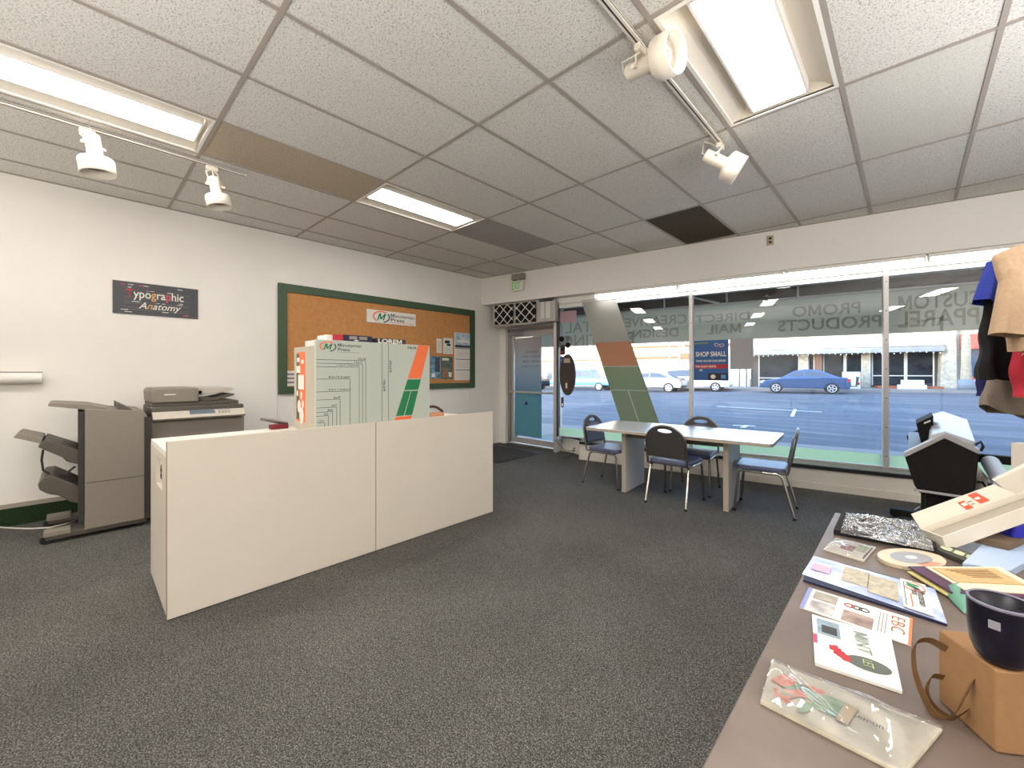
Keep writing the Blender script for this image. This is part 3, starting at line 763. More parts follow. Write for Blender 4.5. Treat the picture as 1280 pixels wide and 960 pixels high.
q = MB(); q.box(-3.22, -2.985, Y0 + .022, Y0 + .05, .64, .80, lamw); q.box(-3.13, -3.05, Y0 + .012, Y0 + .024, .68, .76, mat('outlet grey', '#6c675f', .5), .003)
for z in (.70, .735): q.box(-3.105, -3.075, Y0 + .009, Y0 + .0125, z - .01, z + .01, darkg)
q.build('outlet_recess', ct)
q = MB(); q.box(XB_, XF - .021, Y1 - .02, Y1, .006, .845, lam); q.build('end_panel', ct)
q = MB(); q.box(XB_ + .05, XB_ + .07, Y0 + .023, Y1 - .021, .1, .844, lam); q.build('back_panel', ct)

# paper size cabinet on the counter
ZT = .8725
cab = thing('paper_size_display', 'grey cabinet fronted by a large paper size chart, standing on the reception counter', 'display cabinet', (-3.03, 1.56, ZT))
cg = mat('cabinet grey', '#b5ac9c', .5); chart = mat('chart face', '#b9bfb4', .45); cside = mat('cabinet dark side', '#77726a', .5)
q = MB(); q.box(-3.335, -2.90, 1.135, 1.99, ZT + .001, 1.478, cg, .003); q.build('cabinet_body', cab)
q = MB(); q.box(-2.899, -2.879, 1.12, 2.0, ZT + .002, 1.50, cside); q.build('frame', cab)
q = MB(); q.box(-2.878, -2.85, 1.106, 2.012, ZT + .004, 1.513, chart, .001); bd = q.build('chart_board', cab)
q = MB(LWM); yc = -(-2.85 - XL) - .0006
def hl(u0, u1, z, w_=.0028): q.box(u0, u1, yc, yc + .0004, z - w_ / 2, z + w_ / 2, inkb)
def vl(u, z0_, z1_, w_=.0028): q.box(u - w_ / 2, u + w_ / 2, yc, yc + .0004, z0_, z1_, inkb)
sizes = [(1.40, 1.378, '12x18', .06), (1.378, 1.355, '11x17', .06), (1.355, 1.325, '11x17 (Tabloid)', .16), (1.283, 1.225, '8.5x14 (Legal)', .15), (1.283, 1.12, '8.5x11 (Letter)', .15), (1.232, 1.06, '6x9', .045), (1.20, 1.01, '5x7', .035), (1.172, .98, '4x6', .035), (1.148, .955, '3x5', .03)]
ux = [1.456, 1.432, 1.407, 1.339, 1.339, 1.268, 1.244, 1.216, 1.187]
zz = [1.378, 1.354, 1.33, 1.248, 1.162, 1.108, 1.055, 1.026, 1.0]
for (a_, b__, tx, tw), u, z in zip(sizes, ux, zz):
    hl(1.108, u, z); vl(u, ZT + .006, z, .0028)
    q.vtext(tx, u - tw / 2, z + .012, inkb, width=tw, height=.014, y=yc - .0002, bold=.01)
vl(1.163, ZT + .006, .955); hl(1.115, 1.163, .955); q.vtext('2.5x2', 1.138, .968, inkb, width=.04, height=.012, y=yc - .0002)
vl(1.585, ZT + .006, 1.51); vl(1.638, ZT + .006, 1.51)
q.text('18x24', (1.603, yc - .0002, 1.195), (0, 0, -1), (1, 0, 0), inkb, width=.085, height=.016, bold=.015); q.text('20x24', (1.656, yc - .0002, 1.34), (0, 0, -1), (1, 0, 0), inkb, width=.09, height=.016, bold=.015)
q.vtext('24x36', 1.845, 1.488, inkb, width=.085, height=.02, y=yc - .0002, bold=.02)
def par(za, zb, m, fa=0, fb=1):
    L = lambda z: 1.672 + (z - ZT) * .362; Rr = lambda z: 1.822 + (z - ZT) * .29
    X = lambda z, f: L(z) * (1 - f) + Rr(z) * f
    q.prism([(X(za, fa), za), (X(za, fb), za), (X(zb, fb), zb), (X(zb, fa), zb)], 'y', yc, yc + .0004, m)
par(1.245, 1.512, orange); par(1.155, 1.238, green); par(.957, 1.147, green, 0, .47); par(.957, 1.147, green, .52, 1); par(ZT + .006, .951, orange)
logo(q, 1.185, 1.468, .115, yc); q.vtext('Minuteman', 1.337, 1.482, inkb, width=.17, height=.022, y=yc, bold=.004); q.vtext('Press', 1.295, 1.452, inkb, width=.085, height=.02, y=yc, bold=.012); q.box(1.25, 1.415, yc, yc + .0004, 1.432, 1.4345, greyp)
q.build('chart_printing', bd)
q = MB(); ys_ = 1.1335
q.box(-3.280, -3.113, ys_, ys_ + .002, .935, 1.44, orange); q.box(-3.280, -3.229, ys_ - .0008, ys_ + .001, .95, 1.43, mat('ribbon green', '#3d5a48', .5))
for x_, z_, r_ in ((-3.244, 1.385, .022), (-3.164, 1.37, .02)): q.box(x_ - r_, x_ + r_, ys_ - .0015, ys_, z_ - r_ * .7, z_ + r_ * .7, paper)
q.box(-3.280, -3.208, ys_ - .0015, ys_, 1.29, 1.34, paper); q.box(-3.244, -3.135, ys_ - .0016, ys_, 1.17, 1.275, paper)
for x_, z_, rx, rz_ in ((-3.258, 1.14, .014, .022), (-3.186, 1.125, .016, .028), (-3.229, 1.045, .03, .045), (-3.157, 1.065, .018, .03), (-3.179, .98, .036, .06)):
    q.prism([(x_ + rx * math.cos(k * PI / 10), z_ + rz_ * math.sin(k * PI / 10)) for k in range(20)], 'y', ys_ - .0016, ys_, paper)
q.build('side_ribbon', cab)
# boxes on the cabinet
q = MB(); q.box(-3.16, -2.905, 1.15, 1.50, 1.4795, 1.518, paper, .002); single(q, 'flat_box', 'flat white box on top of the chart cabinet under the dark book', 'box')
t = thing('book', 'thick book with dark blue spine and red end on the white box', 'book', (-3.05, 1.40, 1.519))
q = MB(); q.box(-3.14, -2.95, 1.335, 1.56, 1.5195, 1.566, navy, .002); q.build('cover', t); q = MB(); q.box(-3.14, -2.95, 1.27, 1.335, 1.5195, 1.564, red); q.box(-3.135, -2.97, 1.225, 1.27, 1.5195, 1.56, paper, .003); q.build('red_end', t)
q = MB(); q.box(-2.95, -2.949, 1.38, 1.44, 1.535, 1.558, greyp); q.box(-2.95, -2.949, 1.455, 1.52, 1.535, 1.558, greyp); q.box(-2.95, -2.949, 1.42, 1.45, 1.524, 1.532, paper); q.build('title', t)
q = MB(); q.box(-3.14, -2.94, 1.515, 1.88, 1.4795, 1.512, darkg, .002); single(q, 'book', 'dark grey book flat on the cabinet under the LOREM box', 'book')
t = thing('lorem_box', 'dark grey box lettered LOREM on top of the chart cabinet', 'box', (-3.05, 1.85, 1.52))
q = MB(); q.box(-3.12, -2.93, 1.585, 1.84, 1.513, 1.556, darkg, .005); q.build('carton', t)
q = MB(); q.text('LOREM', (-2.9295, 1.70, 1.535), (0, 1, 0), (0, 0, 1), paper, width=.205, height=.033, bold=.03); q.build('lettering', t)
# things behind the chart on the counter
t = thing('stapler', 'red stapler with a grey handle left open on the counter behind the chart', 'stapler', (-3.40, 1.06, ZT))
q = MB(); q.box(-3.43, -3.37, .99, 1.11, ZT + .001, ZT + .035, mat('dark red', '#6b1418', .4), .006); q.build('body', t)
q = MB(); q.tube([(-3.40, 1.11, ZT + .035), (-3.40, 1.02, ZT + .06), (-3.40, .93, ZT + .083)], [.014, .013, .009], steel, n=8); q.build('handle', t)
t = thing('tape_gun', 'tape dispenser with a dark curved handle on the far end of the counter', 'tape dispenser', (-3.2, 2.2, ZT))
q = MB(); q.box(-3.24, -3.16, 2.03, 2.40, ZT + .001, ZT + .045, mat('tape tan', '#c58a63', .5), .01); q.build('base', t)
q = MB(); q.tube([(-3.2, 2.05 + .36 * i / 12, ZT + .05 + .055 * math.sin(PI * (i / 12) ** 1.6)) for i in range(13)], .012, mat('dark maroon', '#4a1e1d', .4), n=8); q.build('handle', t)

# ---------------------------------------------------------------- photocopier
cb = mat('copier body', '#837a6f', .5, noise=.06, scale=60); cd = mat('copier dark', '#4e473f', .5); cw = mat('copier panel', '#bdb5a8', .45); cdk = mat('copier gap brown', '#2f2a26', .6)  # darkest brown serves the gaps, finisher mouth, tray cable and plinth
cp = thing('photocopier', 'big grey office photocopier with a finisher and sorting trays behind the counter', 'photocopier', (-5.05, .55, 0))
q = MB(); q.box(-5.38, -4.74, .455, 1.155, .09, .865, cb, .012); q.box(-5.38, -4.745, .46, 1.15, .87, .984, cd, .008); q.build('main_body', cp)
q = MB(); q.prism([(-4.74, .872), (-4.69, .872), (-4.665, .890), (-4.80, .985), (-4.86, .985), (-4.86, .872)], 'y', .462, 1.15, cw, .003); pn = q.build('control_panel', cp)
n_ = Vector((.06, 0, .125)).normalized()
def cpq(u0, u1, v0, v1, m, nm=None, th=.002):
    q0 = [Vector((-4.665 - .135 * v, u, .8905 + .095 * v)) for u, v in ((u0, v0), (u1, v0), (u1, v1), (u0, v1))]
    return MB().sheet(q0, m, th)
cpq(.72, .91, .25, .85, mat('copier screen', '#65707a', .2)).build('screen', pn)
kk = MB(); [kk.sheet([Vector((-4.665 - .135 * v, u, .891 + .095 * v)) for u, v in ((u_, v_), (u_ + .018, v_), (u_ + .018, v_ + .14), (u_, v_ + .14))], greyp, .003) for u_ in (.935, .96, .985, 1.01) for v_ in (.25, .5)]; kk.build('keypad', pn)
q = MB(); q.box(-5.37, -4.80, .47, 1.12, .9855, 1.02, cd, .006); q.build('scanner_lid', cp)
q = MB(); q.prism([(.463, 1.021), (.455, 1.125), (.475, 1.152), (.80, 1.152), (.80, 1.021)], 'x', -5.33, -4.79, cb, .012); fe_ = q.build('document_feeder', cp)
q = MB(); q.box(-4.7895, -4.787, .55, .63, 1.09, 1.10, paper); q.build('badge', fe_)
q = MB(); q.prism([(.80, 1.07), (1.07, 1.10), (1.13, 1.13), (1.07, 1.145), (.80, 1.15)], 'x', -5.30, -4.98, cw, .006); q.box(-5.1, -4.98, .80, .86, 1.05, 1.12, cw, .004); q.prism([(.81, 1.022), (.93, 1.022), (1.10, 1.07), (1.09, 1.085), (.94, 1.05), (.81, 1.06)], 'x', -5.28, -4.85, cd, .004); q.build('feeder_tray', cp)
# finisher
fz = MB(); fz.prism([(.055, .06), (.425, .06), (.425, .925), (.40, .975), (.08, 1.005), (.055, 1.0)], 'x', -5.26, -4.66, cb, .008); fn = fz.build('finisher', cp)
q = MB(); q.box(-4.6605, -4.6575, .06, .42, .425, .4285, cdk); q.box(-4.66, -4.654, .405, .45, .06, .92, cdk); q.build('panel_gap', fn)
q = MB(); q.box(-5.22, -4.67, .02, .0545, .12, .985, cdk, .004); q.build('finisher_mouth', fn)
def pr(pts, X=-4.68): return [(lambda p: (p.y, p.z))(atX(x, y, X)) for x, y in pts]
q = MB(); q.prism(pr([(60, 505), (60, 508), (104, 512), (150, 517), (150, 513), (110, 506), (64, 504)]), 'x', -5.2, -4.70, cb, .003); q.prism(pr([(148, 504), (183, 520), (183, 527), (148, 516)]), 'x', -5.24, -4.665, cd, .004); q.build('top_tray', fn)
q = MB(); q.prism(pr([(15, 548), (52, 556), (53, 549), (22, 543)]), 'x', -5.15, -4.74, cb, .004); q.prism(pr([(47, 559), (78, 572), (83, 577), (103, 582), (103, 566), (96, 562), (56, 550)]), 'x', -5.2, -4.69, cd, .006); q.build('sorting_tray', fn)
q = MB(); q.prism(pr([(47, 606), (54, 597), (66, 595), (98, 608), (104, 618), (104, 631), (88, 628), (74, 620), (60, 618), (49, 613)]), 'x', -5.2, -4.69, cd, .008); q.build('sorting_tray', fn)
q = MB(); q.tube([atX(x, y, -4.8) for x, y in ((54, 562), (52, 575), (54, 588), (66, 595), (80, 594), (94, 583))], .007, cdk, n=6); q.build('tray_cable', fn)
for Xa in (-4.72, -5.22):
    q = MB(); q.box(Xa - .05, Xa + .05, -.15, .43, .03, .075, cd, .006); q.box(Xa - .055, Xa + .055, -.16, -.02, .055, .095, cb, .006); ft = q.build('base_foot', cp)
    q = MB(); q.cyl((Xa - .03, -.15, .03), (Xa + .03, -.15, .03), .03, black, n=14); q.cyl((Xa - .03, .38, .03), (Xa + .03, .38, .03), .03, black, n=14); q.build('caster', ft)
q = MB(); q.box(-5.36, -4.78, .47, 1.14, .012, .09, cdk); q.build('plinth', cp)

# ---------------------------------------------------------------- meeting table
ang = math.radians(4.6)
tt = thing('meeting_table', 'pale grey laminate meeting table with two panel legs by the front window', 'table', (-1.745, 4.385, 0), ang)
TH = .69
topm = mat('table laminate', '#c5c6c8', .22, noise=.03, scale=8); tedge = mat('table edge', '#a99c8c', .4); tleg = mat('table leg laminate', '#b9b7b6', .4)
def roundrect(hx, hy, r, bow=0, n=6):
    pts = []
    for cx, cy, a0 in ((hx - r, -hy + r, -90), (hx - r, hy - r, 0), (-hx + r, hy - r, 90), (-hx + r, -hy + r, 180)):
        for i in range(n + 1):
            a = math.radians(a0 + 90 * i / n); pts.append((cx + r * math.cos(a), cy + r * math.sin(a)))
    return pts
q = MB(); q.prism(roundrect(.89, .43, .05), 'z', TH - .008, TH, topm, .002); q.prism(roundrect(.888, .428, .05), 'z', TH - .03, TH - .0082, tedge); q.build('tabletop', tt, world=False)
for sx_ in (-1, 1):
    q = MB(); q.box(sx_ * .50 - .0225, sx_ * .50 + .0225, -.26, .26, .004, TH - .031, tleg, .002); q.box(sx_ * .50 - .0225, sx_ * .50 + .0225, -.264, -.26, .004, TH - .031, tedge); q.build('leg', tt, world=False)
q = MB(); q.box(-.477, .477, -.20, -.18, TH - .10, TH - .031, mat('stretcher', '#6f6459', .5)); q.build('stretcher', tt, world=False)

# ---------------------------------------------------------------- chairs
seatm = mat('seat vinyl', '#5b6080', .42, noise=.08, scale=40); backm = mat('chair back vinyl', '#3a3735', .5, noise=.12, scale=60)
def arch(wd, z0, z1, n=20, ey=1.0):
    # outline of the back seen from the front: straight sides, elliptical top
    pts = [(-wd, z0)]; zs = z1 - wd * ey
    for i in range(n + 1):
        a = PI - PI * i / n; pts.append((wd * math.cos(a), zs + wd * ey * math.sin(a)))
    return pts + [(wd, z0)]
def make_chair():
    t = thing('banquet_chair', '-', 'chair', (0, 0, 0), 0, 'chairs around the meeting table')
    q = MB(); q.prism(roundrect(.20, .20, .05), 'z', .385, .425, seatm, .012, R=Matrix.Translation((0, .03, .01))); q.build('seat', t, world=False)
    zb0, zb1 = .475, .785; tilt = math.radians(10)
    R = Matrix.Translation((0, -.185, .40)) @ Matrix.Rotation(tilt, 4, 'X') @ Matrix.Translation((0, 0, -.40))
    hole = [(.075 * math.cos(i * PI / 8), .735 + .022 * math.sin(i * PI / 8)) for i in range(16)]
    q = MB(); q.holed(arch(.188, zb0, zb1 - .006, ey=.85), [hole], 'y', -.012, .012, backm, R); q.holed(arch(.165, zb0 + .012, zb1 - .085, ey=.6), [], 'y', .012, .024, seatm, R)
    for xx, z in ((-.15, .68), (.15, .68), (-.165, .51), (.165, .51)): q.cyl(R @ Vector((xx, -.0125, z)), R @ Vector((xx, -.016, z)), .006, steel, n=8)
    q.build('backrest', t, world=False)
    q = MB(); pts = [(x_, 0, z) for x_, z in arch(.195, .42, zb1, ey=.85)]
    pts = [(-.185, .10, .385), (-.19, .03, .385), (-.195, -.0, .395)] + pts + [(.195, 0, .395), (.19, .03, .385), (.185, .10, .385)]
    q.tube([R @ Vector(p) for p in pts], .0105, steel, n=8); q.tube([R @ Vector((-.19, 0, .47)), R @ Vector((.19, 0, .47))], .008, steel, n=6); q.build('back_frame', t, world=False)
    for s_ in (-1, 1):
        q = MB(); q.tube([(s_ * .185, -.02, .383), (s_ * .186, .16, .383), (s_ * .188, .19, .374), (s_ * .19, .205, .35), (s_ * .198, .235, .008)], .0115, steel, n=8); q.cyl((s_ * .198, .2355, .02), (s_ * .198, .236, .0), .014, black, n=8); q.build('leg', t, world=False)
        q = MB(); q.tube([(s_ * .185, .03, .383), (s_ * .186, -.10, .383), (s_ * .188, -.125, .374), (s_ * .19, -.145, .35), (s_ * .198, -.235, .008)], .0115, chrome, n=8); q.cyl((s_ * .198, -.234, .02), (s_ * .198, -.236, .0), .014, black, n=8); q.build('leg', t, world=False)
    q = MB(); q.tube([(-.185, .14, .378), (.185, .14, .378)], .009, steel, n=6); q.tube([(-.185, -.09, .378), (.185, -.09, .378)], .009, steel, n=6); q.build('seat_frame', t, world=False)
    return t
ch = make_chair()
ch.location = (-1.70, 4.16, 0); ch.rotation_euler = (0, 0, math.radians(0)); ch['label'] = 'chair with its dark back to the room on the near side of the meeting table'
dup(ch, (-2.53, 4.31, 0), math.radians(-92), 'chair at the end of the meeting table nearest the shop door')
dup(ch, (-1.71, 4.74, 0), math.radians(186), 'chair between the meeting table and the window, only its top and seat showing')
dup(ch, (-.975, 4.50, 0), math.radians(97), 'blue seated chair at the meeting table end nearest the plotter, seen from the side')
# ---------------------------------------------------------------- front table and the things on it
TZ = .69
def TP(x, y, h=.0008): return atz(x, y, TZ + h)
tb = thing('display_table', 'brown topped display table covered with print samples, nearest the camera', 'table', (.2, 1.2, 0))
brn = mat('brown laminate', '#6d5f55', .38, noise=.12, scale=7, col2='#5d5048')
q = MB(); q.box(-.228, .62, .25, 2.255, TZ - .028, TZ, brn, .003); q.build('tabletop', tb)
for x_, y_ in ((-.17, .32), (.56, .32), (-.17, 2.18), (.56, 2.18)):
    q = MB(); q.tube([(x_, y_, .003), (x_, y_, TZ - .03)], .018, darkg, n=10); q.build('leg', tb)
q = MB(); q.box(-.16, .55, 2.165, 2.185, TZ - .09, TZ - .03, darkg); q.build('apron', tb)

clear = glassmat('clear bag film', '#f4f4f4', 1.45, 1.0, .10, '#e6e6e6')
def wrinkle(q4, m, h=.012, nx=18, ny=9, seed=1, amp=.005):
    rn = random.Random(seed); q4 = [Vector(p) for p in q4]; V = []; Fs = []
    ph = [(rn.random() * 6, 3 + rn.random() * 9, 2 + rn.random() * 7) for _ in range(5)]
    for j in range(ny + 1):
        for i in range(nx + 1):
            u, v = i / nx, j / ny
            p = (q4[0] * (1 - u) + q4[1] * u) * (1 - v) + (q4[3] * (1 - u) + q4[2] * u) * v
            ed = min(1, 6 * min(u, 1 - u, v, 1 - v) + .02)
            z = h * ed ** .5 + ed * sum(math.sin(a + u * b + v * c) for a, b, c in ph) * amp / 2.2 + ed * rn.uniform(-amp, amp) * .35
            V.append(p + Vector((0, 0, max(z, .0006))))
    for j in range(ny):
        for i in range(nx):
            k = j * (nx + 1) + i; Fs.append((k, k + 1, k + nx + 2, k + nx + 1))
    return MB().add(V, Fs, m, True)
def quadpx(pts, h=.0008): return [TP(x, y, h) for x, y in pts]

# garments in a clear bag
t = thing('bagged_garments', 'folded black garments in a shiny clear bag at the far corner of the display table', 'bag', TP(1105, 668))
gq = quadpx([(1042, 668), (1172, 692), (1161, 660), (1054, 641)])
q = MB(); q.sheet([p + Vector((0, 0, .000)) for p in gq], mat('black cloth', '#161517', .9, noise=.3, scale=80), .018); q.build('folded_cloth', t)
gq2 = quadpx([(1050, 667), (1168, 690), (1160, 660), (1058, 641)], .019)
def m_crinkle(nt, b):
    tc = nt.nodes.new('ShaderNodeTexCoord'); n = nt.nodes.new('ShaderNodeTexNoise'); n.inputs['Scale'].default_value = 15; n.inputs['Detail'].default_value = 4; n.inputs['Distortion'].default_value = 1.5
    mp = nt.nodes.new('ShaderNodeMapping'); mp.inputs['Scale'].default_value = (.45, 1.6, 1); mp.inputs['Rotation'].default_value = (0, 0, -.9)
    nt.links.new(tc.outputs['Object'], mp.inputs[0]); nt.links.new(mp.outputs[0], n.inputs['Vector'])
    bp = nt.nodes.new('ShaderNodeBump'); bp.inputs['Strength'].default_value = 1.0; bp.inputs['Distance'].default_value = .12; nt.links.new(n.outputs['Fac'], bp.inputs['Height'])
    nt.nodes.remove(b); g = nt.nodes.new('ShaderNodeBsdfGlossy'); g.inputs['Roughness'].default_value = .1; t_ = nt.nodes.new('ShaderNodeBsdfTransparent'); f = nt.nodes.new('ShaderNodeFresnel'); f.inputs['IOR'].default_value = 4.5
    nt.links.new(bp.outputs[0], g.inputs['Normal']); nt.links.new(bp.outputs[0], f.inputs['Normal']); mx = nt.nodes.new('ShaderNodeMixShader')
    mx.inputs[0].default_value = .55; nt.links.new(t_.outputs[0], mx.inputs[1]); nt.links.new(g.outputs[0], mx.inputs[2]); nt.links.new(mx.outputs[0], nt.nodes['Material Output'].inputs[0])
crink = nodes_mat('crinkled bag film', m_crinkle)
wrinkle(gq2, crink, .018, 34, 16, 4, .012).build('clear_bag', t)
# small packet
t = thing('sample_packet', 'small clear packet holding a red sample near the far corner of the display table', 'packet', TP(1060, 686))
pq = quadpx([(1029, 687.5), (1079.6, 703), (1094.5, 686), (1045.5, 673)])
q = MB(); q.sheet(pq, mat('packet card', '#d6cfc4', .5), .004); q.plate(pq, .3, .62, .35, .7, mat('sample red', '#8e2730', .5, noise=.4, scale=90), .0045); q.plate(pq, .9, 1, 0, 1, paper, .0045); q.plate(pq, .93, .97, .1, .9, inkb, .0055); q.plate(pq, .62, .88, .5, .9, mat('sample green', '#a9b08e', .6), .0045); q.build('card', t)
wrinkle([p + Vector((0, 0, .006)) for p in pq], clear, .008, 12, 7, 9, .004).build('clear_sleeve', t)
# blue printed bag
t = thing('printed_bag', 'large blue printed plastic bag with a white print shop label, flat on the display table', 'bag', TP(1090, 736))
bq = quadpx([(1002.4, 717.8), (1184, 780), (1168.7, 736.5), (1017, 695)], .006)
bagb = mat('bag blue', '#8f9fd0', .25, noise=.5, scale=9, col2='#d5dbea', coat=.4)
q = MB(); q.sheet([TP(1004, 727), TP(1184, 783), TP(1168, 737), TP(1018, 697)], navy, .005); q.build('under_bag', t)
q = wrinkle(bq, bagb, .003, 16, 7, 3, .002); q.build('bag_sheet', t)
q = MB(); L = [p + Vector((0, 0, .0042)) for p in bq]
q.plate(L, .30, .505, .25, .85, mat('print tan', '#b9b09a', .5, noise=.4, scale=70), .0004); q.plate(L, .50, .72, .12, .8, mat('print tan', '#b9b09a', .5), .0004); q.build('photo_print', t)
q = MB(); q.plate(L, .05, .2, .3, .6, mat('print pink', '#c9a0b4', .5), .0004); q.build('pink_mark', t)
q = MB(); q.plate(L, .745, .93, .02, .98, paper, .0008, .001)
lq = [L[0].lerp(L[1], .745), L[0].lerp(L[1], .93), L[3].lerp(L[2], .93), L[3].lerp(L[2], .745)]
def on(qd, u, v, h=.003):
    a = qd[0].lerp(qd[1], u); b_ = qd[3].lerp(qd[2], u); return a.lerp(b_, v) + Vector((0, 0, h))
ux_ = (lq[1] - lq[0]).normalized(); uy_ = (lq[3] - lq[0]).normalized()
q.build('label', t)
q = MB(); q.text('Minuteman', on(lq, .74, .45), uy_ * -1, ux_, inkb, width=.10, height=.016, bold=.02); q.text('Press', on(lq, .52, .62), uy_ * -1, ux_, inkb, width=.05, height=.015, bold=.02); q.text('M', on(lq, .45, .8), uy_ * -1, ux_, green, width=.035, height=.03, shear=.3, bold=.03)
cen = on(lq, .48, .79); q.tube([cen + uy_ * .03 * math.cos(i * PI / 10) + ux_ * .024 * math.sin(i * PI / 10) for i in range(14)], .0012, orange, n=4)
q.plate(lq, .30, .36, .1, .5, orange, .002); q.plate(lq, .1, .13, .1, .9, inkb, .002); q.build('label_printing', t)
# hair studio style booklet
t = thing('booklet', 'white booklet with photo panels and letters EBC on the display table', 'booklet', TP(1070, 772))
eq = quadpx([(999.5, 760), (1139, 808.6), (1141, 775), (1011, 735.6)])
q = MB(); q.sheet(eq, paper, .003); q.plate(eq, 0, .045, 0, 1, mat('bag blue2', '#7d86b8', .4), .0032); q.build('pages', t)
q = MB(); ph1 = mat('photo grey', '#7c7878', .4, noise=.7, scale=30, col2='#c9c3bd'); ph2 = mat('photo brown', '#6e5a54', .4, noise=.6, scale=25, col2='#b39a8d')
q.plate(eq, .08, .32, .06, .48, ph1, .0035); q.plate(eq, .08, .32, .56, .92, mat('photo sage', '#a7a092', .5, noise=.4, scale=40), .0035); q.plate(eq, .40, .68, .06, .5, ph2, .0035); q.plate(eq, .975, 1, 0, 1, orange, .0035)
for u in (.72, .75, .78): q.plate(eq, u, u + .008, .1, .9, greyp, .0035)
ex = (eq[1] - eq[0]).normalized(); ey = (eq[3] - eq[0]).normalized()
for k in range(3):
    c_ = on(eq, .44 + k * .07, .72, .0042); q.tube([c_ + ex * .010 * math.cos(i * PI / 6) + ey * .009 * math.sin(i * PI / 6) for i in range(12)], .0012, red if k < 1 else darkg, n=4, closed=True)
q.text('EBC', on(eq, .885, .55, .004), ey * -1, ex, mat('print rust', '#a0552f', .5), width=.085, height=.024, bold=-.01); q.build('printing', t)
# MINT book
t = thing('booklet', 'white stapled catalogue lettered MINT with a red zigzag mark, on the display table', 'booklet', TP(1070, 812))
mq = quadpx([(1018.8, 832), (1127, 852), (1113.8, 800), (1015, 770.6)])
mq = quadpx([(1018.8, 832), (1128, 868), (1113.8, 800), (1015, 770.6)])
q = MB(); q.sheet(mq, paper, .006); q.build('pages', t)
mx = (mq[1] - mq[0]).normalized(); my = (mq[3] - mq[0]).normalized(); q = MB()
q.plate(mq, .06, .36, .60, .93, mat('ph steel', '#8ea0ac', .4, noise=.4, scale=40), .0065); q.plate(mq, .12, .32, .64, .8, darkg, .0075); q.plate(mq, 0, .05, .38, .56, mat('print magenta', '#c8365f', .5), .0065)
q.text('MINT', on(mq, .63, .67, .0072), my * -1, mx, mat('mint grey green', '#7e8f83', .5), width=.085, height=.024)
for k in range(4):
    q.plate(mq, .20 + k * .05, .30 + k * .05, .34 - k * .045, .42 - k * .045, red, .0068 + .0003 * k); q.plate(mq, .25 + k * .04, .31 + k * .04, .28 - .02 * k, .44 - .04 * k, red, .0067)
c_ = on(mq, .66, .27, .0068); q.add([c_ + mx * .036 * math.cos(i * PI / 12) + my * .024 * math.sin(i * PI / 12) for i in range(24)], [tuple(range(24))], mat('oval grey', '#565a54', .5)); q.text('LET', c_ + Vector((0, 0, .0006)), my * -1, mx, mat('lime', '#b4c47a', .5), width=.025, height=.016)
q.build('printing', t)
# floral packet
t = thing('floral_packet', 'long clear packet of coral floral print, nearest the camera on the display table', 'packet', TP(1040, 880))
fq = [TP(950.5, 880), TP(1130, 972), TP(1178, 915), TP(965, 829.4)]
q = MB(); q.sheet(fq, mat('floral card', '#cfc6b2', .5, noise=.25, scale=25), .005)
floral = mat('coral print', '#d9583f', .5, noise=.6, scale=45, col2='#e8b7a2'); fgr = mat('floral green', '#557f5c', .5, noise=.5, scale=45, col2='#a9c0a2')
for k in range(16):
    rn = random.Random(k); u, v = .08 + rn.random() * .24, .25 + rn.random() * .5; a0 = rn.random() * 6; c_ = on(fq, u, v, .0056 + .0002 * k)
    q.add([c_ + Vector((math.cos(a0) * .02 * math.cos(i * PI / 5) - math.sin(a0) * .008 * math.sin(i * PI / 5), math.sin(a0) * .02 * math.cos(i * PI / 5) + math.cos(a0) * .008 * math.sin(i * PI / 5), 0)) for i in range(10)], [tuple(range(10))], floral if k % 3 else fgr)
for k in range(8): q.plate(fq, .34 + .02 * k, .36 + .02 * k + .05, .35 + .04 * (k % 3), .6 + .04 * (k % 4), fgr, .0054 + .0003 * k)
q.plate(fq, .52, .60, .3, .7, mat('floral tan', '#c1a989', .5), .0085)
q.text('Lemon', on(fq, .68, .55, .0075), ex, ey, darkg, width=.04, height=.012)
q.build('card', t)
wrinkle([p + Vector((0, 0, .009)) for p in fq], clear, .008, 30, 9, 12, .005).build('clear_sleeve', t)
# round fan and dark booklet
q = MB(); cqa = TP(1139, 697, .012); vx = (TP(1182, 706, .012) - TP(1098, 691, .012)) * .5; vy = (TP(1128, 706, .012) - TP(1146, 690, .012)) * .62
def ell(k, h): return [cqa + vx * k * math.cos(i * PI / 16) + vy * k * math.sin(i * PI / 16) + Vector((0, 0, h)) for i in range(32)]
tanp = mat('sleeve tan', '#c9b9a0', .5); A_ = ell(1, -.011); B_ = ell(1, 0)
q.add(A_ + B_, [tuple(range(32))[::-1], tuple(range(32, 64))] + [(i, (i + 1) % 32, 32 + (i + 1) % 32, 32 + i) for i in range(32)], tanp)
q.add(ell(.62, .0008), [tuple(range(32))], mat('disc grey', '#8d8d90', .35)); q.add(ell(.18, .0016), [tuple(range(32))], offw); q.add([cqa + Vector((0, 0, .0008)) + vx * a + vy * b_ for a, b_ in ((.30, .55), (.62, .72), (.95, .1), (.66, .05))], [(0, 3, 2, 1)], mat('salmon', '#d98a70', .5))
single(q, 'round_sample', 'round tan paper sample with a grey disc printed on it, beside the bagged garments', 'print sample')
dq = quadpx([(1168, 690), (1245, 722), (1262, 712), (1180, 684)], .003)
q = MB(); q.sheet(dq, mat('dark cover', '#3a3a35', .5), .012)
for k in range(3):
    c_ = on(dq, .14 + k * .2, .5, .0135); q.add([c_ + (dq[1] - dq[0]).normalized() * .022 * math.cos(i * PI / 8) + (dq[3] - dq[0]).normalized() * .02 * math.sin(i * PI / 8) for i in range(16)], [tuple(range(16))], mat('leaf disc', '#b9bd9c', .5))
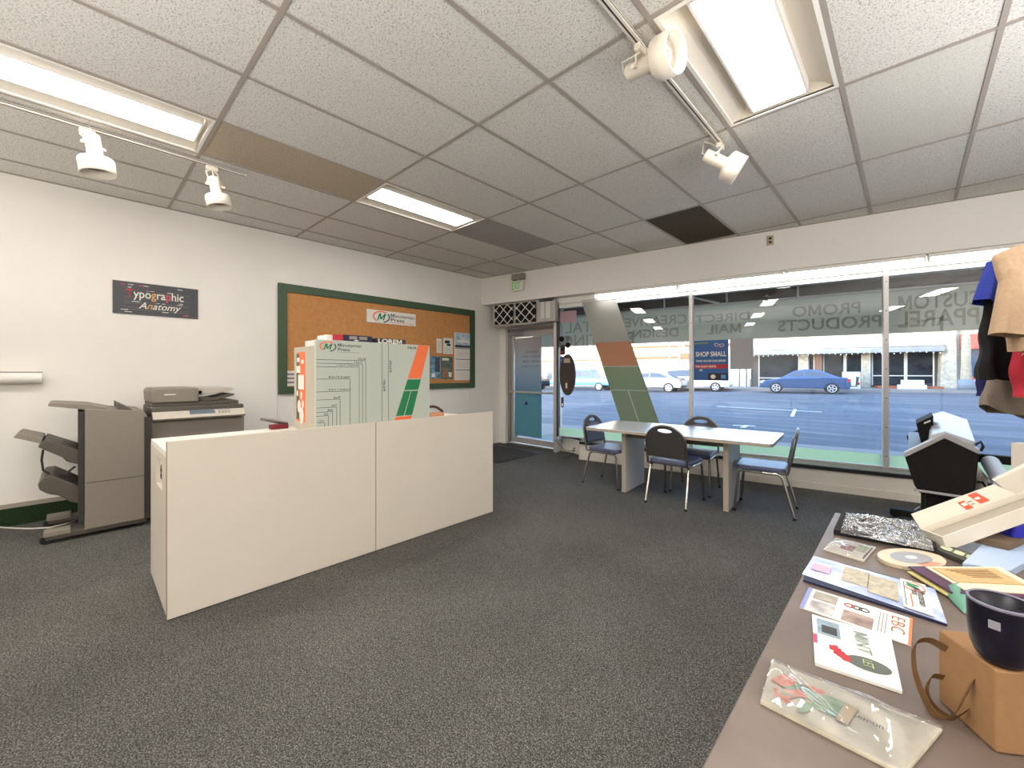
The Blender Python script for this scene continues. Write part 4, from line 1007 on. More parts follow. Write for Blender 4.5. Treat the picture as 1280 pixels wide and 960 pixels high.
single(q, 'booklet', 'dark booklet with pale green circles, past the round sample on the display table', 'booklet')
# purple folder
t = thing('folder', 'purple folder with tan paper sheets in it, behind the navy mug on the display table', 'folder', TP(1210, 725))
fq2 = quadpx([(1135, 709), (1190, 742), (1330, 752), (1250, 709)], .016)
q = MB(); q.sheet([p - Vector((0, 0, .015)) for p in fq2], mat('folder purple', '#4b2745', .5), .004); q.sheet(fq2, mat('folder purple', '#4b2745', .5), .003); q.build('cover', t)
q = MB(); q.plate(fq2, .06, .9, .16, .96, mat('sheet cream', '#d9cdb2', .6), .0035, .003); q.plate(fq2, .14, .66, .2, .86, mat('sheet tan', '#c9a877', .6, noise=.25, scale=50), .007, .002)
for k in range(6): q.plate(fq2, .22 + k * .05, .235 + k * .05, .3 + .03 * k, .75, mat('sheet brown', '#8d6b45', .6), .0095)
q.build('sheets', t)
q = MB(); q.sheet([p - Vector((0, 0, .0105)) for p in (on(fq2, .08, -.04, 0), on(fq2, .95, -.03, 0), on(fq2, .95, .9, 0), on(fq2, .08, .9, 0))], mat('sheet yellow', '#cdbf7d', .6), .004); q.build('under_sheet', t)
# teal cloth
tq = quadpx([(1176, 738), (1205, 768), (1240, 760), (1215, 728)])
single(wrinkle(tq, mat('teal cloth', '#5f8f7c', .8), .02, 12, 10, 6, .004), 'folded_cloth', 'small teal cloth lying against the navy mug', 'cloth')
# kraft bag
KH = .13
A0, B0 = atz(1173, 787, TZ + KH), atz(1241, 836, TZ + KH)
ux_ = (B0 - A0).normalized(); nx_ = Vector((-ux_.y, ux_.x, 0)) * -1
if nx_.x < 0: nx_ = -nx_
kraft = mat('kraft paper', '#96704a', .8, noise=.12, scale=60); kraftd = mat('kraft handle', '#8a6540', .85)
t = thing('kraft_bag', 'brown kraft paper bag with twisted handles lying on the display table under the navy mug', 'paper bag', (A0 + B0) / 2 - Vector((0, 0, KH)))
ln = (B0 - A0).length * 1.05
Rm = Matrix(((ux_.x, nx_.x, 0, A0.x), (ux_.y, nx_.y, 0, A0.y), (0, 0, 1, TZ + .001), (0, 0, 0, 1)))
q = MB(Rm); q.box(0, ln, 0, .30, 0, KH, kraft, .003); q.build('bag_body', t)
for hp_ in ([(.018, -.001, .105), (.0, -.016, .108), (-.012, -.03, .09), (-.004, -.036, .05), (.02, -.04, .022), (ln * .42, -.04, .006), (ln * .62, -.03, .02), (ln * .66, -.014, .06), (ln * .64, -.001, .085)],
            [(.012, -.001, .05), (.006, -.016, .045), (.012, -.028, .02), (.03, -.03, .008), (ln * .5, -.02, .008), (ln * .56, -.001, .03)]):
    q = MB(Rm); sp_ = [Vector(p) for p in smooth(hp_, 8)]; wv = Vector((.45, .1, .88)) * .0075; tv = Vector((0, .0016, 0))
    for a_, b_ in zip(sp_, sp_[1:]): q.add([a_ - wv, b_ - wv, b_ + wv, a_ + wv, a_ - wv + tv, b_ - wv + tv, b_ + wv + tv, a_ + wv + tv], [(3, 2, 1, 0), (4, 5, 6, 7), (0, 1, 5, 4), (2, 3, 7, 6)], kraftd)
    for e_ in (sp_[0], sp_[-1]): q.add([e_ - wv, e_ + wv, e_ + wv + tv, e_ - wv + tv], [(0, 1, 2, 3)], kraftd); q.build('handle', t)
# navy mug
bc = Vector((.110, 1.034, TZ + KH + .0015))
t = thing('mug', 'navy mug with a small square white mark standing on the kraft paper bag', 'mug', bc)
navc = mat('navy glaze', '#0d0c22', .35, noise=.35, scale=60, col2='#060610', spec=.35)
RT = Matrix.Translation(bc); rr = .040
q = MB(); q.lathe([(0, 0), (.020, 0), (.023, .002), (.031, .012), (.0365, .028), (.039, .05), (rr, .095), (rr, .098), (rr - .003, .098), (.0355, .05), (.032, .026), (.018, .008), (0, .006)], navc, 48, RT); q.build('body', t)
q = MB(); q.lathe([(rr, .0955), (rr + .0008, .0985), (rr - .0015, .1005), (rr - .0036, .0985)], mat('mug rim', '#6f6c7c', .35), 48, RT); q.build('rim', t)
dr_ = Vector((-.30, -.954, 0)).normalized(); tn = Vector((-dr_.y, dr_.x, 0)); up_ = Vector((0, 0, 1)); c_ = bc + dr_ * .0400 + up_ * .072
q = MB(); q.sheet([c_ - tn * .0065 - up_ * .0065 - dr_ * .0004, c_ + tn * .0065 - up_ * .0065 - dr_ * .0004, c_ + tn * .0065 + up_ * .0065 + dr_ * .0003, c_ - tn * .0065 + up_ * .0065 + dr_ * .0003], mat('label grey', '#8f8c94', .5), .001); q.build('square_mark', t)
q = MB(); hd_ = Vector((.62, .78, 0)); q.tube(smooth([bc + hd_ * .037 + up_ * .080, bc + hd_ * .060 + up_ * .082, bc + hd_ * .070 + up_ * .058, bc + hd_ * .058 + up_ * .034, bc + hd_ * .036 + up_ * .030]), .005, navc, n=8); q.build('handle', t)
# pale blue tray, brown card, royal blue bag, cartons
q = MB(); hq = quadpx([(1203, 712), (1262, 722), (1320, 690), (1240, 676)], .001); q.sheet(hq, mat('pale blue plastic', '#a9bcd6', .3), .02)
single(q, 'plastic_case', 'flat pale blue plastic case under the long white carton', 'case')
q = MB(); bq_ = quadpx([(1218, 678), (1262, 688), (1300, 672), (1240, 662)], .0225); q.sheet(bq_, mat('brown card', '#6e5844', .7, noise=.3, scale=30), .02)
single(q, 'cardboard_piece', 'strip of brown cardboard on the pale blue case behind the long carton', 'cardboard')
rb = mat('royal blue', '#1a1fa0', .45)
carton = mat('white carton', '#d9d1c3', .6); cartin = mat('carton inside shade', '#9d9486', .7)
RIGHT, FWD = right, fwd
FRM = Matrix(((right.x, fwd.x, 0, 0), (right.y, fwd.y, 0, 0), (0, 0, 1, 0), (0, 0, 0, 1)))     # frame turned 43.6 degrees, used for the rack and cartons
dA = (H - TZ) * F / 223.5
Lc = FRM @ Matrix.Translation(((1184 - 640) / F * dA, dA, TZ + .002)) @ Matrix.Rotation(math.radians(-19.8), 4, 'Y')
A1 = Lc @ Vector((0, 0, 0))
t = thing('long_carton', 'long white carton with two red logos on its lid, propped over the display table', 'carton', A1)
LN = .62
q = MB(Lc); q.holed([(0, 0), (LN, 0), (LN, .075), (0, .075)], [[(.003, .003), (LN - .003, .003), (LN - .003, .072), (.003, .072)]], 'z', 0, .05, carton); q.box(.002, LN - .002, .002, .073, .001, .006, carton); q.build('carton_body', t)
q = MB(Lc); q.box(.004, LN - .004, .004, .071, .0062, .030, cartin); q.build('shade_fill', t)  # greyer fill, the shade under the carton lip put into its colour
q = MB(Lc); lo = [Vector((-.002, .075, .05)), Vector((.36, .075, .05)), Vector((.31, .09, .100)), Vector((-.002, .09, .100))]; q.sheet(lo, carton, .003); q.build('lid', t)
q = MB(Lc); logr = mat('logo red orange', '#cf5236', .5)
q.plate(lo, .50, .57, .12, .72, logr, .004); q.plate(lo, .66, .76, .2, .95, logr, .004); q.plate(lo, .51, .56, .4, .6, paper, .005); q.plate(lo, .67, .72, .5, .65, paper, .005); q.plate(lo, .585, .62, .3, .38, greyp, .004); q.plate(lo, .585, .63, .5, .58, greyp, .004); q.build('logo', t)
q = MB(FRM); l0 = (1264 - 640) / F * 1.86
q.holed([(l0, 1.62), (l0 + .3, 1.62), (l0 + .3, 1.86), (l0, 1.86)], [[(l0 + .008, 1.628), (l0 + .292, 1.628), (l0 + .292, 1.852), (l0 + .008, 1.852)]], 'z', TZ + .002, .978, carton); q.box(l0 + .006, l0 + .294, 1.626, 1.854, TZ + .0015, TZ + .006, carton)
single(q, 'open_box', 'tall open white box standing behind the tilted carton', 'box')
cl_, cz_ = (1242 - 640) / F * 1.53, H - (601 - 466) / F * 1.53
Rr = FRM @ Matrix.Translation((cl_, 1.53, cz_)) @ Matrix.Rotation(math.radians(-36), 4, 'Z') @ Matrix.Rotation(math.radians(-41), 4, 'Y')
t = thing('tilted_carton', 'white carton with red script tipped on its corner against the open box', 'carton', Rr @ Vector((.1, .03, -.12)))
q = MB(Rr); q.box(0, .24, 0, .03, -.135, 0, carton, .003); q.build('carton_body', t)
q = MB(Rr); q.tube([(.09 + .012 * i, -.0015, -.075 + .022 * math.sin(i * 1.9) + .004 * i) for i in range(9)], .0022, mat('script red', '#c4512f', .5), n=4); q.build('script', t)
# the pouch under the raised end of the long carton
pc = FRM @ Vector((1.80, 1.40, TZ + .001)); zt_ = .105
q = MB(FRM); q.prism([(1.685, TZ + .001), (1.90, TZ + .001), (1.90, TZ + .155), (1.70, TZ + .083)], 'y', 1.405, 1.485, rb, .008)
single(q, 'drawstring_pouch', 'royal blue pouch under the raised end of the long carton', 'pouch')
# ---------------------------------------------------------------- garments on a rail
rk = thing('garment_rack', 'chrome rolling garment rack holding the shirts beside the front window', 'garment rack', FRM @ Vector((2.55, 1.95, 0)))
LR = lambda d: (1326 - 640) / F * d
q = MB(FRM); q.tube([(LR(1.35), 1.35, 1.99), (LR(2.9), 2.9, 1.99)], .013, chrome, n=10); q.build('rail', rk)
for d in (1.40, 2.88):
    q = MB(FRM); q.tube([(LR(d), d, .03), (LR(d), d, 1.99)], .014, chrome, n=10); q.build('post', rk)
    q = MB(FRM); q.tube([(LR(d) - .1 if d > 2 else LR(d) + .02, d - .02, .06), (LR(d) + .3, d + .12, .06)], .014, chrome, n=8); q.build('foot_bar', rk)
def cloth(name, col, n=.15): return mat(name, col, .9, noise=n, scale=70, bump=.12, bscale=200)
def garment(label, d, m, edge, ytop, ybot, sl, sm=None, seed=1, drop=.03, name='t_shirt'):
    """shirt on a hanger at distance d in the rack frame; edge: picture rows and columns of its left outline; sl: sleeve root, tip, widths"""
    rn = random.Random(seed); c = LR(d); Z = lambda y: H - (y - 466) / F * d; Xp = lambda x: (x - 640) / F * d
    zt_, zb_ = Z(ytop), Z(ybot)
    t = thing(name, label, 'shirt', FRM @ Vector((c, d, zb_)), 0, 'shirts hanging on the rack')
    ed = [(Z(y), c - Xp(x)) for y, x in edge]
    def hw(z):
        if z >= ed[0][0]: 
            f = (zt_ - z) / max(1e-4, zt_ - ed[0][0]); return .06 + (ed[0][1] - .06) * min(1, f) ** .55
        for (z0, w0), (z1, w1) in zip(ed, ed[1:]):
            if z >= z1: return w0 + (w1 - w0) * (z0 - z) / (z0 - z1)
        return ed[-1][1]
    N = 72; NR = 30; V = []; Fs = []; p1, p2, p3 = [rn.random() * 6 for _ in range(3)]
    for i in range(NR + 1):
        f = i / NR; f = f ** 1.3; z0 = zt_ + (zb_ - zt_) * f; w_ = hw(z0); dp = .03 + .03 * f
        for k in range(N):
            a = 2 * PI * k / N; ca, sa = math.cos(a), math.sin(a)
            x = w_ * (abs(ca) ** .6) * (1 if ca > 0 else -1); y = dp * (abs(sa) ** .8) * (1 if sa > 0 else -1)
            y += f * (.020 * math.sin(x * 30 + p1 + f * 3) + .013 * math.sin(x * 57 + p2 - 2 * f)) + (1 - f) * .012 * math.sin(x * 18 + z0 * 25 + p3)
            x += .006 * math.sin(z0 * 40 + p3 + sa) * (.3 + f)
            V.append((c + x, d + y, z0 - f * f * drop * (1 - (x / (w_ + 1e-4)) ** 2) + f ** 3 * .008 * math.sin(x * 26 + p2)))
    for i in range(NR):
        for k in range(N): Fs.append((i * N + k, i * N + (k + 1) % N, (i + 1) * N + (k + 1) % N, (i + 1) * N + k))
    q = MB(FRM); q.add(V, Fs, m, True); q.build('body', t)
    (ry, rx), (ty, tx), w0, w1 = sl
    for s_ in (-1, 1):
        sh = Vector((c - s_ * (c - Xp(rx)), d - .01, Z(ry))); tip = Vector((c - s_ * (c - Xp(tx)), d - .03, Z(ty)))
        ax = (tip - sh).normalized(); side = Vector((ax.z, 0, -ax.x))
        V = []; Fs = []; M = 32; K = 12
        for i in range(K + 1):
            f = i / K; cc = sh.lerp(tip, f); wd_ = w0 + (w1 - w0) * f
            for k in range(M):
                a = 2 * PI * k / M; ca, sa = math.cos(a), math.sin(a)
                V.append(cc + side * (wd_ * (abs(ca) ** .7) * (1 if ca > 0 else -1)) + Vector((0, 1, 0)) * ((.028 + .014 * f) * sa + .008 * f * math.sin(ca * 6 + p1)))
        for i in range(K):
            for k in range(M): Fs.append((i * M + k, i * M + (k + 1) % M, (i + 1) * M + (k + 1) % M, (i + 1) * M + k))
        q = MB(FRM); q.add(V, Fs, sm or m, True); q.add(V[:M], [tuple(range(M))], sm or m, False); q.build('sleeve', t)
    q = MB(FRM); q.tube([(c + .075 * math.cos(i * PI / 10), d + .045 * math.sin(i * PI / 10), zt_ + .002 - .012 * abs(math.cos(i * PI / 10))) for i in range(20)], .008, m, n=6, closed=True); q.build('collar', t)
    hgr = MB(FRM); hz = 1.99; hw0 = ed[0][1]
    hgr.tube([(c - hw0 * .75, d, zt_ - .05), (c - .05, d, zt_ + .0), (c, d, zt_ + .02), (c + .05, d, zt_ + .0), (c + hw0 * .75, d, zt_ - .05)], .005, black, n=6)
    hgr.tube([(c, d, zt_ + .02), (c, d, hz - .03), (c + .016, d, hz - .012), (c + .018, d, hz + .012), (c, d, hz + .02), (c - .016, d, hz + .008)], .003, chrome, n=6)
    single(hgr, 'clothes_hanger', 'thin hanger inside the ' + label.split(' hanging')[0], 'hanger', 'hangers on the rack')
    return t
tan_ = cloth('tan cotton', '#b79a7c'); blk = cloth('black heather', '#0c0b0b', .5); tau = cloth('taupe jersey', '#8b7d70'); nv = cloth('navy jersey', '#20215a'); rbs = cloth('royal blue sleeve', '#23348f'); redc = cloth('red jersey', '#b02434')
garment('tan cotton shirt hanging nearest on the rack', 1.66, tan_, [(319, 1243), (376, 1253), (441, 1266)], 300, 441, ((340, 1262), (420, 1249), .035, .055), None, 2, .0)
garment('black shirt with royal blue sleeves hanging behind the tan shirt', 1.95, blk, [(332, 1241), (384, 1229), (420, 1222), (474, 1219)], 318, 474, ((331, 1242), (380, 1222), .035, .040), rbs, 3, .0)
garment('taupe grey shirt hanging lowest behind the black shirt', 2.16, tau, [(360, 1262), (425, 1252), (475, 1233), (507, 1225)], 345, 507, ((365, 1270), (400, 1262), .04, .05), None, 4, .075)
garment('navy shirt hanging at the back of the rack nearest the window', 2.45, nv, [(372, 1240), (430, 1230), (494, 1215)], 362, 494, ((375, 1250), (415, 1245), .04, .05), None, 5, .0)
garment('red shirt hanging in front of the taupe shirt, mostly out of the picture', 1.80, redc, [(365, 1292), (440, 1276), (497, 1273)], 350, 497, ((370, 1300), (410, 1292), .03, .04), None, 6, .0)

# ---------------------------------------------------------------- plotter
def aY(x, y, Y):
    d = ray(x, y); p = O + d * (Y / d.y); return (p.x, p.z)
pk_ = mat('plotter black', '#080707', .7, noise=.5, scale=160, col2='#1c1815', spec=.2); pg_ = mat('plotter grey', '#b9bbc0', .3); pgd = mat('plotter trim', '#a19d9d', .35)
pt = thing('plotter', 'large format plotter with black end casing and grey hood, on a stand by the window', 'plotter', (.15, 4.5, 0))
end = [aY(*p, 3.74) for p in [(1131, 571), (1181, 547), (1224, 567), (1219, 612), (1209, 625), (1150, 617), (1143, 607)]]
q = MB(); q.prism(end, 'y', 3.74, 3.86, pk_, .008); q.build('end_casing', pt)
endb = [(x * .97 + .004, z * .985) for x, z in end]
q = MB(); q.prism(endb, 'y', 5.05, 5.18, pk_, .008); q.build('end_casing', pt)
trim_ = [aY(*p, 3.735) for p in [(1130, 566), (1181, 542), (1225, 562), (1224, 568), (1181, 548), (1131, 572)]]
q = MB(); q.prism(trim_, 'y', 3.733, 3.80, pgd, .003); q.build('end_trim', pt)
q = MB(); q.prism([aY(*p, 3.735) for p in [(1142, 611), (1212, 621), (1212, 624), (1143, 614)]], 'y', 3.733, 3.75, pgd, .002); q.build('lower_trim', pt)
hp = [aY(*p, 3.80) for p in [(1162, 549), (1165, 543), (1180, 539), (1219, 552), (1222, 566), (1160, 566)]]
hp2 = [(.13, .90), (.145, .935), (.21, .965), (.352, .905), (.352, .80), (.12, .80)]
q = MB(); q.prism(hp, 'y', 3.79, 5.06, pg_, .006, top=hp2); q.build('hood', pt)
q = MB(); q.prism([(.02, .60), (.30, .60), (.31, .79), (.0, .77)], 'y', 3.86, 5.05, mat('plotter bed', '#4a494b', .5)); q.build('bed', pt)
cpn = [aY(*p, 4.35) for p in [(1145, 528), (1166, 518), (1166, 541), (1151, 552)]]
q = MB(); q.prism(cpn, 'y', 4.25, 4.6, pk_, .004); q.prism([aY(*p, 4.25) for p in [(1155, 528), (1163, 525), (1163, 527), (1155, 530)]], 'y', 4.243, 4.25, paper); q.prism([(cpn[3][0], cpn[3][1] - .045), (cpn[2][0] + .02, cpn[2][1] - .05), (cpn[2][0] + .02, cpn[2][1] - .005), (cpn[3][0], cpn[3][1])], 'y', 4.2, 4.6, pgd, .004); q.build('control_panel', pt)
for y_ in (3.85, 5.05):
    q = MB(); q.box(.08, .22, y_ - .05, y_ + .05, .08, .56, pk_, .01); q.build('stand_leg', pt)
    q = MB(); q.box(-.12, .42, y_ - .05, y_ + .05, .03, .085, pk_, .01); q.cyl((-.08, y_ - .03, .03), (-.08, y_ + .03, .03), .028, black); q.cyl((.38, y_ - .03, .03), (.38, y_ + .03, .03), .028, black); q.build('stand_foot', pt)
q = MB(); q.prism([aY(*p, 3.70) for p in [(1143, 636), (1150, 632), (1152, 660), (1141, 664)]], 'y', 3.66, 3.70, darkg, .004); q.build('stand_bracket', pt)
q = MB(); x0_, z0_ = aY(1224, 568, 4.3); q.box(x0_ - .02, x0_ + .75, 4.27, 4.33, z0_ - .05, z0_ + .005, pk_, .004)
for k in range(4): q.cyl((x0_ + .06 + k * .17, 4.262, z0_ - .022), (x0_ + .06 + k * .17, 4.272, z0_ - .022), .014, offw, n=10)
q.build('feed_rail', pt)
q = MB(); a_ = aY(1238, 578, 4.25); b__ = aY(1256, 607, 3.75); q.cyl((a_[0], 4.25, a_[1]), (b__[0], 3.75, b__[1]), .045, mat('paper roll', '#c3cad6', .5), n=20); q.build('paper_roll', pt)
q = MB(); a_ = aY(1223, 596, 4.0); q.tube([(a_[0] + .01, 4.0, .05), (a_[0] + .01, 4.0, a_[1]), (a_[0] - .03, 4.0, a_[1] + .06)], .03, offw, n=12); q.build('stand_tube', pt)
q = MB()
for (pts, yy_) in (([(1219, 556), (1226, 552), (1229, 558), (1226, 564)], 3.78), ([(1221, 602), (1228, 603), (1234, 611), (1255, 613), (1262, 622)], 3.9), ([(1219, 618), (1228, 618), (1236, 626)], 3.8)):
    q.tube([(aY(x, y, yy_)[0], yy_, aY(x, y, yy_)[1]) for x, y in pts], .008, black, n=6)
q.build('cables', pt)

# ---------------------------------------------------------------- street outside
def zr(s_, o): return -.12 + max(0, min(1, (o - 3.6) / 23.9)) * (.20 + .012 * max(-30, min(25, s_)))
conc = mat('pavement concrete', '#8d8982', .85, noise=.12, scale=3)
def m_asph(nt, b):
    tc = nt.nodes.new('ShaderNodeTexCoord'); n = nt.nodes.new('ShaderNodeTexNoise'); n.inputs['Scale'].default_value = 1.3; n.inputs['Detail'].default_value = 8
    mp = nt.nodes.new('ShaderNodeMapping'); mp.inputs['Scale'].default_value = (.25, 1.4, 1); mp.inputs['Rotation'].default_value = (0, 0, -.35)
    nt.links.new(tc.outputs['Object'], mp.inputs[0]); nt.links.new(mp.outputs[0], n.inputs['Vector'])
    r = ramp(nt, [(.3, '#585b60'), (.55, '#6b6e72'), (.75, '#858584')]); nt.links.new(n.outputs['Fac'], r.inputs[0]); nt.links.new(r.outputs[0], b.inputs['Base Color'])
    b.inputs['Roughness'].default_value = .85; b.inputs['Specular IOR Level'].default_value = .2
asph = nodes_mat('asphalt', m_asph)
q = MB(FWM); q.box(-45, 35, .57, 3.6, -.18, -.03, conc); q.box(-45, 35, .37, .57, -.18, -.03, conc); struct(q.build('sidewalk'))
q = MB(FWM); V = []; Fs = []; SS_ = list(range(-60, 46, 5)); OO = [3.6, 10, 18, 24, 27.5]
for s_ in SS_:
    for o in OO: V.append((s_, o, zr(s_, o)))
for i in range(len(SS_) - 1):
    for j in range(4): k = i * 5 + j; Fs.append((k, k + 5, k + 6, k + 1))
q.add(V, Fs, asph); struct(q.build('road'))
q = MB(FWM); V = []; Fs = []
for s_ in SS_:
    z = zr(s_, 27.5); V += [(s_, 27.5, z - .02), (s_, 27.5, z + .15), (s_, 31.2, z + .19)]
for i in range(len(SS_) - 1): k = i * 3; Fs += [(k, k + 3, k + 4, k + 1), (k + 1, k + 4, k + 5, k + 2)]
q.add(V, Fs, conc); struct(q.build('sidewalk_far'))
pw = mat('road paint', '#e8e8e4', .7)
q = MB(FWM)
def mark(p0, p1, w_):
    a, b_ = Vector(p0), Vector(p1); dd = (b_ - a).normalized(); nn = Vector((-dd.y, dd.x)) * w_ / 2
    q.add([(p.x, p.y, zr(p.x, p.y) + .012) for p in (a - nn, b_ - nn, b_ + nn, a + nn)], [(0, 1, 2, 3)], pw)
def rp(x, y):
    a, b_ = 2.0, 27.4
    for _ in range(50):
        o = (a + b_) / 2; P = fw(x, y, o)
        if P.z > zr(P.x, o): a = o
        else: b_ = o
    return (P.x, o)
mark(rp(896, 508.5), rp(1027, 515.5), .16); mark(rp(916, 532), rp(944, 533), .12); mark(rp(928, 535), rp(934, 532), .12); mark(rp(990, 521), rp(994, 512), .10)
tag(q.build('road_markings'), 'thin white painted lane marks on the road outside', 'road marking', None, 'stuff')

# awning over the shop front, seen from inside
t = thing('awning', 'grey shop awning over the front window with lettering showing through its valance', 'awning', FWM @ Vector((-1.5, .8, 1.75)), T0)
canv = mat('awning canvas', '#2a2a2c', .9); val_ = filmmat('valance fabric', '#c3c4b6', 1.0, .4); let_ = filmmat('valance lettering', '#a3a598', 1.0, .4)
AO, AZ0, AZ1 = 1.15, 1.782, 2.312
def vz(s_): return 0
BZ = AZ1 + .20
pc_ = [(.58, 3.0), (AO + .02, BZ + .02), (AO + .02, AZ1), (AO + .006, AZ1), (AO + .006, BZ), (.58, 2.98)]
n_ = len(pc_); q = MB(FWM)
V = [(s_, o, z + (vz(s_) if o > 1 else 0)) for s_ in (-5.2, 3.2) for o, z in pc_]
q.add(V, [tuple(range(n_))[::-1], tuple(range(n_, 2 * n_))] + [(i, (i + 1) % n_, n_ + (i + 1) % n_, n_ + i) for i in range(n_)], canv); q.build('canopy', t)
q = MB(FWM); q.add([(s_, AO + dy, z + vz(s_)) for dy in (0, .004) for s_, z in ((-5.2, AZ0), (3.2, AZ0), (3.2, AZ1), (-5.2, AZ1))], [(0, 1, 2, 3), (7, 6, 5, 4), (0, 4, 5, 1), (2, 6, 7, 3)], val_); vl_ = q.build('valance', t)
q = MB(FWM)
def vword(tx, x0, x1, y0_, y1_):
    a, b_ = fw(x0, y0_, AO - .003), fw(x1, y0_, AO - .003); c_ = fw((x0 + x1) / 2, (y0_ + y1_) / 2, AO - .003)
    h_ = abs(fw((x0 + x1) / 2, y0_, AO).z - fw((x0 + x1) / 2, y1_, AO).z)
    q.text(tx, (c_.x, AO - .0025, c_.z), (1, 0, 0), (0, 0, 1), let_, width=abs(b_.x - a.x), height=h_, mirror=True, bold=.018, ext=.0005)
vword('DIGITAL', 705, 778, 401, 415); vword('PRINTING', 702, 790, 417, 432)
vword('CREATIVE', 780, 857, 395, 407); vword('DESIGN', 790, 847, 411, 422)
vword('DIRECT', 868, 936, 392, 402); vword('MAIL', 883, 926, 405, 417)
vword('PROMO', 989, 1074, 380, 394); vword('PRODUCTS', 969, 1098, 397, 412)
vword('CUSTOM', 1121, 1228, 366, 385); vword('APPAREL', 1119, 1247, 386, 407)
q.build('lettering', vl_)
frw = mat('awning frame', '#c9c9c9', .4, .2)
for z_ in (BZ - .02, AZ1 + .012):
    q = MB(FWM); q.tube([(-5.2, AO - .02, z_ + vz(-5.2)), (3.2, AO - .02, z_ + vz(3.2))], .014, frw, n=8); q.build('frame_bar', t)
for s_ in (-4.6, -3.66, -2.70, -1.80, -.93, -.05, .85, 1.9, 2.9):
    q = MB(FWM); q.tube([(s_, .62, 2.93), (s_, AO - .03, BZ + vz(s_) - .02), (s_, AO - .03, AZ1 + vz(s_))], .014, frw, n=6); q.build('frame_strut', t)
for s_ in (-2.15, 1.0):
    q = MB(FWM); q.tube([(s_ - .25, .6, 2.45), (s_ + .25, AO - .05, AZ1 + vz(s_) + .02)], .016, frw, n=6); q.build('frame_brace', t)

# our own building, unseen; height and left end set to shade the road
brk = mat('brick outer wall', '#8c6b58', .9, noise=.2, scale=9)
q = MB(FWM); q.box(-9.0, 34, .02, .36, 3.2, 10.4, brk); struct(q.build('wall_upper_shade'))
q = MB(FWM); q.box(-9, 34, -14, .02, 3.3, 10.2, brk); struct(q.build('roof_shade_block'))
q = MB(FWM); q.box(3.3, 34, .02, .36, -.1, 3.2, brk); struct(q.build('wall_neighbour'))
q = MB(FWM); q.box(-9.0, -5.85, .25, .36, -.1, 3.2, brk); struct(q.build('wall_neighbour_door'))

